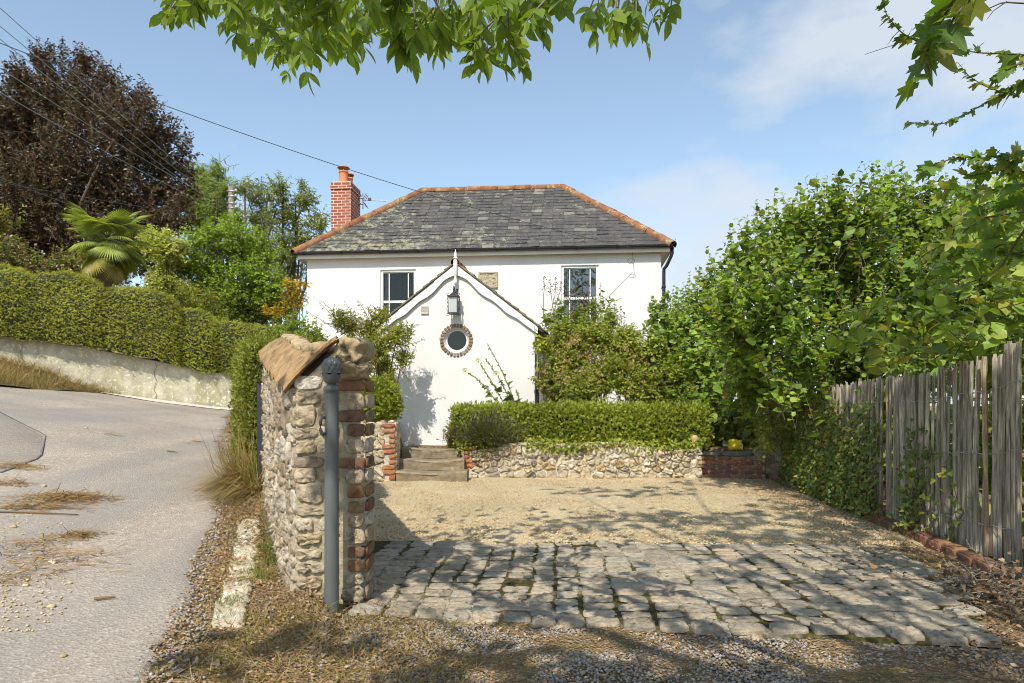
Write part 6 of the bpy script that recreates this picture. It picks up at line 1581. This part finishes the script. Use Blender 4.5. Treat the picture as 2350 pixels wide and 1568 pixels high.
# palm
PL = empty('palm_tree', gbase(240, 16.6)); tag(PL, 'fan palm with hanging dry fronds rising behind the clipped hedge', 'palm')
r = np.random.default_rng(221); hub = at(246, 548, 16.6); tk = MB(); b = gbase(240, 16.6); tk.tube(np.linspace(b, hub+np.array([0, 0, -.1]), 14), .14+.02*np.sin(np.arange(14)*2.1), 12); rel(tk.build('trunk', M['bark'], smooth=True), PL)
gr, dr, pt = MB(), MB(), MB()
for k in range(46):
    dead = k >= 41; el = r.uniform(-1.2, -.8) if dead else math.asin(r.uniform(-.85, .95)); a = r.uniform(0, 2*np.pi); d = np.array([math.cos(a)*math.cos(el), math.sin(a)*math.cos(el), math.sin(el)])
    pl_ = r.uniform(.42, .68); o = hub-np.array([0, 0, .20*dead]); e_ = o+d*pl_; pt.tube(np.array([o, e_]), .014, 5)
    side = nrm(np.cross(d, [0, 0, 1.])); upv = np.cross(side, d); n_ = 32; an = np.linspace(-2.05, 2.05, n_)
    yd = nrm(d*np.cos(an)[:, None]+side*np.sin(an)[:, None]-np.array([0, 0, .30])); ln = r.uniform(.46, .62)*(1-.12*np.abs(an))
    (dr if dead else gr).scatter((np.array([(-.010,0,0),(.010,0,0),(-.034,.55,.012),(.034,.55,.012),(0,1,-.13),(0,.55,-.012)]), [(0,5,2),(0,1,3,5),(2,5,4),(5,3,4)]), np.repeat(e_[None], n_, 0), yd, np.repeat(upv[None], n_, 0)+r.normal(size=(n_, 3))*.12, ln)
rel(gr.build('fronds', M['lf_palm']), PL); rel(dr.build('dry_fronds', M['lf_palm_dry']), PL); rel(pt.build('leaf_stalks', M['greenstem']), PL)

# -- utility pole and wires
UP = empty('utility_pole', gbase(531, 30)); tag(UP, 'weathered wooden utility pole carrying the wires among the willows', 'utility pole')
mb = MB(); b, t = gbase(531, 30), at(530, 428, 30); mb.tube([b, t], [.15, .11], 12); rel(mb.build('shaft', M['bark_grey'], smooth=True), UP)
mb = MB(); 
for y in (440, 452, 468, 478): c = at(530, y, 30); mb.tube([c+np.array([-.14, -.1, 0]), c+np.array([.26, -.1, 0])], .03, 6); mb.lathe([(0, -.03), (.05, -.02), (.05, .06), (0, .09)], c+np.array([.26, -.1, 0]), 8)
rel(mb.build('insulators', M['alu'], smooth=True), UP)
def wire(label, p0, p1, sag, rad, m='wire'):
    t = np.linspace(0, 1, 40)[:, None]; p = p0*(1-t)+p1*t; p[:, 2] -= sag*4*(t*(1-t))[:, 0]
    mb = MB(); mb.tube(p, rad, 5); o = mb.build('overhead_wire', M[m]); tag(o, label, 'cable', 'overhead wires'); return o
wire('single cable sloping down to the eaves of the white house across its roof', at(-120, 52, 8.5), hw(*[*hpx(1447, 568, -.42)][:1], -.42, hpx(1447, 568, -.42)[1]), .25, .006)
for k, ((x0, y0), (x1, y1), Y0, lab) in enumerate((((-60, -35), (531, 470), 9, 'uppermost of the parallel cables crossing the copper beech'), ((-60, 10), (531, 480), 9.3, 'second cable from the top across the copper beech'), ((-60, 42), (528, 490), 9.6, 'third cable down across the copper beech, starting near the single cable'),
        ((-60, 118), (531, 478), 9.9, 'fourth cable down across the copper beech'), ((-60, 178), (529, 492), 10.2, 'lowest pale cable across the copper beech'))):
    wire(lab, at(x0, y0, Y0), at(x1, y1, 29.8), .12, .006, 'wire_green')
wire('dark cable sagging across the foot of the copper beech above the palm', at(-60, 408, 14), at(531, 505, 29.8), .05, .007)
wire('dark cable passing in front of the palm down towards the house corner', at(-80, 375, 11), at(700, 640, 16.3), .15, .0055)
# ---------------------------------------------------------------- verge, litter, small things
r = np.random.default_rng(301)
# black post beside the wall end
mb = MB(); q = at(600, 896, 6.25); mb.box((q[0]-.032, q[1]-.03, .2), (q[0]+.032, q[1]+.03, at(600, 881, 6.25)[2])); mb.lathe([(0, .0), (.046, -.008), (.040, -.02)], (q[0], q[1], at(600, 881, 6.25)[2]+.012), 4); o = mb.build('marker_post', M['black_plastic']); tag(o, 'short black square marker post against the far end of the stone wall', 'post')
# dry grass bank under the retaining wall
def blades(mb, pos, r, l0, l1, w=.02, lean=.5, bend=.4, dirv=None):
    n = len(pos); d = np.c_[r.normal(size=(n, 2))*lean, np.ones(n)]
    if dirv is not None: d = d+np.asarray(dirv)
    mb.scatter(T_blade(w, bend), pos, d, np.c_[r.normal(size=(n, 2)), np.full(n, .2)], r.uniform(l0, l1, n))
mb = MB(); P = []; n_ = 40
for a in np.linspace(-3.5, 2.2, n_):
    k = 1-sstep(-.2, 2.2, a); c = RW0+RWD*a
    P.append([(*(c+NN*(.02+t*(1.75*k+.05))), roadz(*(c+NN*(t*(1.75*k+.05))))+.02+.36*k*(1-t)**1.1) for t in np.linspace(0, 1, 14)])
P = np.array(P); P[..., 2] += .05*vnoise(P, 2.0)*(P[..., 2]*0+1); bank = P
mb.grid(P); o = mb.build('grass_bank', M['soil'], smooth=True); struct(o)
pos, nn_ = surface_scatter(bank, 15000, r); clump = vnoise(pos, 1.6)
mb = MB(); keep = r.random(len(pos)) < .55+.5*clump; pos = pos[keep]; blades(mb, pos, r, .10, .27, .018, .7, .6)
o = mb.build('dry_grass', M['dry_grass']); tag(o, 'tawny dry grass on the bank below the concrete wall', 'grass', kind='stuff')
pos, nn_ = surface_scatter(bank[:, 6:], 3500, r); mb = MB(); blades(mb, pos, r, .05, .14, .022, .6, .4); o = mb.build('short_grass', M['green_grass']); tag(o, 'short green grass along the lane edge of the dry bank', 'grass', kind='stuff')
# sedge tuft by the wall end
ST_ = empty('grass_tuft', at(575, 1040, 6.6)); tag(ST_, 'big arching straw coloured grass tuft at the far end of the stone wall', 'grass tuft')
mb = MB()
for c0_, k, ln in ((at(585, 1020, 6.5), 620, .42), (at(560, 1040, 6.7), 420, .36), (at(600, 1060, 6.1), 300, .32), (at(575, 1010, 6.8), 260, .30)):
    b0 = np.array([c0_[0], c0_[1], G(c0_[0], c0_[1])]) ; pos = b0+np.c_[r.normal(size=(k, 2))*.09, np.zeros(k)]
    d = np.c_[r.normal(size=(k, 2))*.8+np.array([-.35, -.35]), r.uniform(.4, 1.1, k)]; mb.scatter(T_blade(.012, .8), pos, d, np.c_[d[:, :2]*1.0, np.full(k, .5)], r.uniform(ln*.6, ln*1.5, k))
rel(mb.build('dry_blades', M['dry_grass']), ST_)
mb = MB(); k = 160; c0_ = at(605, 1000, 6.4); pos = np.array([c0_[0], c0_[1], G(c0_[0], c0_[1])])+np.c_[r.normal(size=(k, 2))*.07, np.zeros(k)]; blades(mb, pos, r, .15, .32, .016, .45, .5); rel(mb.build('green_blades', M['green_grass']), ST_)
# verge cover
def verge_pts(n, y0, y1, f0=0.0, f1=1.0):
    Y = r.uniform(y0, y1, n); a = Xe(Y)+.02; b_ = np.where(Y < 3.85, XW(Y)+.35+(3.85-Y)*.3, XW(Y)-.20-.05); X = a+(b_-a)*r.uniform(f0, f1, n); return np.c_[X, Y, G(X, Y)+.004]
def flat_litter(mb, pos, s0, s1, tm=None, tilt=.45):
    n = len(pos); mb.scatter(tm or T_oval(.32, .12, .12), pos+np.c_[np.zeros((n, 2)), r.uniform(.002, .02, n)], np.c_[r.normal(size=(n, 2)), r.normal(size=n)*.25], np.c_[r.normal(size=(n, 2))*tilt, np.ones(n)], r.uniform(s0, s1, n))
mb = MB(); flat_litter(mb, verge_pts(9000, 2.6, 6.4, -.10, 1.0), .008, .026); flat_litter(mb, verge_pts(350, 2.6, 6.4), .02, .04, T_ivy())
n_ = 2600; Y = r.uniform(2.6, 3.62, n_); X = r.uniform(-1.0, 3.3, n_); k = Y < front_y(X)-.02; flat_litter(mb, np.c_[X, Y, G(X, Y)+.004][k], .008, .028)
n_ = 2400; Y = r.uniform(2.7, 4.5, n_); X = right_x(Y)+r.uniform(-.02, 1.0, n_)**1.0; k = X < 3.5; flat_litter(mb, np.c_[X, Y, X*0+.02][k], .010, .034)
n_ = 3000; Y = r.uniform(4.6, 10.4, n_); X = KX(Y)-.03-np.abs(r.normal(size=n_))*.40; flat_litter(mb, np.c_[X, Y, X*0+.02], .010, .03)
n_ = 900; Y = r.uniform(5.6, 10.4, n_); X = r.uniform(-1, 3.4, n_); flat_litter(mb, np.c_[X, Y, X*0+.016], .01, .03)
n_ = 260; Y = r.uniform(3.4, 5.5, n_); X = r.uniform(-.7, 2.7, n_); flat_litter(mb, np.c_[X, Y, X*0+.04], .01, .032)
o = mb.build('leaf_litter', M['litter']); tag(o, 'brown fallen leaves scattered along the verge and drive edges', 'leaf litter', kind='stuff')
mb = MB()
n_ = 2600; Y = r.uniform(2.6, 3.6, n_); X = r.uniform(-1.3, -.2, n_)+r.normal(size=n_)*.15; k = (Y < front_y(np.maximum(X, -.7))-.02) & (X > Xe(Y)+.1); pos = np.c_[X, Y, G(X, Y)][k]
blades(mb, pos, r, .03, .10, .03, 1.6, .3)
pos = verge_pts(2600, 2.6, 6.4); blades(mb, pos, r, .03, .09, .03, 1.2, .3); o = mb.build('dry_turf', M['dry_grass']); tag(o, 'trodden dry turf around the foot of the gate post', 'grass', kind='stuff')
mb = MB()
for (x, y, Y, k, l) in ((625,1270,4.55,110,.14),(628,1310,4.35,90,.12),(590,1365,4.0,110,.09),(520,1430,3.6,70,.09),(630,1140,5.3,60,.13),(540,1470,3.4,50,.08),(630,1190,4.9,60,.16),(360,1560,2.85,40,.06),(560,1500,3.15,60,.07),(510,1540,2.95,70,.06),(700,1430,3.6,30,.05),(1330,1490,3.1,40,.04),(540,1095,6.9,50,.07),(600,1360,4.1,60,.08)):
    q = at(x, y, Y); X, YY = q[0]+r.normal(size=k)*.05, q[1]+r.normal(size=k)*.05; blades(mb, np.c_[X, YY, G(X, YY)], r, l*.5, l*1.2, .025, .55, .4)
o = mb.build('green_grass_tufts', M['green_grass']); tag(o, 'small fresh green grass tufts on the verge beside the wall', 'grass', kind='stuff')
# pebbles
import bmesh as _bm
b_ = _bm.new(); _bm.ops.create_icosphere(b_, subdivisions=1, radius=1); pv = np.array([v.co[:] for v in b_.verts]); pf = [tuple(v.index for v in f.verts) for f in b_.faces]; b_.free()
peb = (pv*np.array([1, .75, .5])*(1+.18*vnoise(pv, 1.7))[:, None], pf)
mb = MB()
n_ = 34000; Y = r.uniform(2.6, 3.62, n_); X = r.uniform(-.95, 3.0, n_); k = (Y < front_y(X)-.02) & (r.random(n_) < .6+.5*vnoise(np.c_[X, Y, X*0], 3)); pos = np.c_[X, Y, G(X, Y)+.002][k]
mb.scatter(peb, pos, np.c_[r.normal(size=(len(pos), 2)), r.normal(size=len(pos))*.2], np.c_[r.normal(size=(len(pos), 2))*.25, np.ones(len(pos))], r.uniform(.004, .0115, len(pos)))
pos = verge_pts(900, 2.6, 6.2)
Ye = r.uniform(2.5, 11, 2600); Xq = Xe(Ye)+r.normal(size=2600)*.07+.0; pos = np.concatenate([pos, np.c_[Xq, Ye, G(Xq, Ye)+.012]]); mb.scatter(peb, pos, np.c_[r.normal(size=(len(pos), 2)), r.normal(size=len(pos))*.2], np.c_[r.normal(size=(len(pos), 2))*.25, np.ones(len(pos))], r.uniform(.005, .015, len(pos)))
n_ = 9000; Y = r.uniform(5.58, 7.6, n_); X = r.uniform(-1.2, 3.4, n_); pos = np.c_[X, Y, X*0+.014][X < KX(Y)-.05]
o = mb.build('loose_stones', M['pebble'], smooth=True); tag(o, 'loose grey chippings in front of the cobbles and along the verge', 'gravel', kind='stuff')
M['goldpebble'] = stonemat('golden_pebble', [(.50,.38,.20),(.60,.48,.29),(.40,.28,.13),(.68,.58,.40),(.55,.40,.20)], nscale=30)
mb = MB(); n_ = 13000; Y = 5.5+5.2*r.random(n_)**1.6; X = r.uniform(-1.9, 3.9, n_); k = (X < KX(Y)-.05) & (X > XW(Y)+.3); pos = np.c_[X, Y, X*0+.012][k]
mb.scatter(peb, pos, np.c_[r.normal(size=(len(pos), 2)), r.normal(size=len(pos))*.2], np.c_[r.normal(size=(len(pos), 2))*.3, np.ones(len(pos))], r.uniform(.006, .015, len(pos)))
o = mb.build('golden_gravel', M['goldpebble'], smooth=True); tag(o, 'loose golden pea gravel lying over the drive', 'gravel', kind='stuff')
# stones and straw on the lane
def road_at(x, y):
    Y = 4.0
    for _ in range(60):
        X = (x-1175)/F*Y; z = roadz(X, Y); Yn = (CAM_Z-z)*F/max(y-930, 1e-3); Y = Y*.7+Yn*.3
    X = (x-1175)/F*Y; return np.array([X, Y, float(roadz(X, Y))+.018])
mb = MB()
def strawpile(x, y, w, h, n, hump=.03, rot=.15):
    c = road_at(x, y); q = r.normal(size=(n, 2))*.5; X = c[0]+q[:, 0]*w; Y = c[1]+q[:, 1]*h+q[:, 0]*w*rot; z = roadz(X, Y)+.018+hump*np.exp(-(q**2).sum(1)*2)*r.random(n)
    d = np.c_[np.ones(n)+r.normal(size=n)*.5, r.normal(size=n)*.7, r.normal(size=n)*.22]; mb.scatter((np.array([(-.02,0,0),(.02,0,0),(.02,1,.03),(-.02,1,.03),(-.02,0,-.02),(.02,0,-.02),(.02,1,.01),(-.02,1,.01)]), [(0,1,2,3),(7,6,5,4),(0,4,5,1),(2,6,7,3),(1,5,6,2),(0,3,7,4)]), np.c_[X, Y, z], d, np.tile([0, 0, 1.], (n, 1)), r.uniform(.03, .12, n))
strawpile(140, 1150, .36, .20, 900, .05); strawpile(60, 1170, .34, .10, 320, .03); strawpile(170, 1235, .16, .10, 160); strawpile(30, 1075, .25, .14, 220, .03); strawpile(130, 1290, .3, .25, 160); strawpile(80, 950, .35, .10, 130); strawpile(15, 1115, .2, .1, 120); strawpile(60, 1260, .3, .25, 160); strawpile(20, 1330, .2, .2, 90)
for x, y in ((430,1020),(250,1000),(700,1050)): strawpile(min(x, 500), y, .12, .06, 22, .01)
o = mb.build('straw_debris', M['straw']); tag(o, 'drift of dry straw and twigs washed onto the lane', 'debris', kind='stuff')
mb = MB()
for x, y, s_ in ((197,985,.022),(38,1120,.024),(100,1120,.022),(118,1400,.022),(145,1515,.016),(60,1350,.020),(120,1298,.024),(30,1215,.024),(160,1345,.014)):
    c = road_at(x, y); lump(mb, c, (s_, s_*.75, s_*.5), int(x), .25, 2, 2)
n_ = 240; 
for _ in range(n_):
    x, y = r.uniform(0, 230)*r.random()**.4, r.uniform(1180, 1460)
    if x > 230-(y-1180)*.35: continue
    c = road_at(x, y); s_ = r.uniform(.003, .011); mb.add(peb[0]*s_+c, peb[1])
o = mb.build('road_stones', M['goldpebble'], smooth=True); tag(o, 'small stones and grit washed across the left of the lane', 'gravel', kind='stuff')
# a few sticks across the lane
for k, (x, y, a, l) in enumerate(((60,1185,.10,.75),(455,1018,.15,.16),(395,1042,0,.12),(240,1385,.3,.10))):
    c = road_at(x, y); mb = MB(); d = np.array([math.cos(a), math.sin(a), 0]); p = np.array([c-d*l/2, c+d*.05*l+np.array([0, .01, .012]), c+d*l/2]); p[:, 2] = roadz(p[:, 0], p[:, 1])+.028; mb.tube(p, [.008, .007, .004], 6); o = mb.build('stick', M['straw'], smooth=True)
    tag(o, ['long brown stick lying along the straw drift on the lane', 'small stick on the lane nearest the privet hedge', 'short thick twig in the middle of the lane', 'tiny stick on the near lane below the straw drift'][k], 'stick', 'sticks on the lane')
# tangled dead ivy stems under the fence at the right edge
DS = empty('dead_ivy_stems', (3.2, 4.2, 0)); tag(DS, 'tangle of bare pale ivy stems and dead leaves in the near right corner', 'dead stems'); mb = MB(); lf = MB()
for _ in range(130):
    x, y = r.uniform(2.6, 3.5), r.uniform(3.2, 4.45); n_ = 7; p = np.c_[x+np.cumsum(r.normal(size=n_)*.05), y+np.cumsum(r.normal(size=n_)*.05), np.abs(np.cumsum(r.normal(size=n_)*.03))+.02+max(0, x-2.95)*.18]; mb.tube(p, np.linspace(.004, .002, n_), 4)
    leaves_on(p, 5, T_ivy(), .04, lf, r)
rel(mb.build('stems', M['bark_grey']), DS); rel(lf.build('dead_leaves', M['litter']), DS)
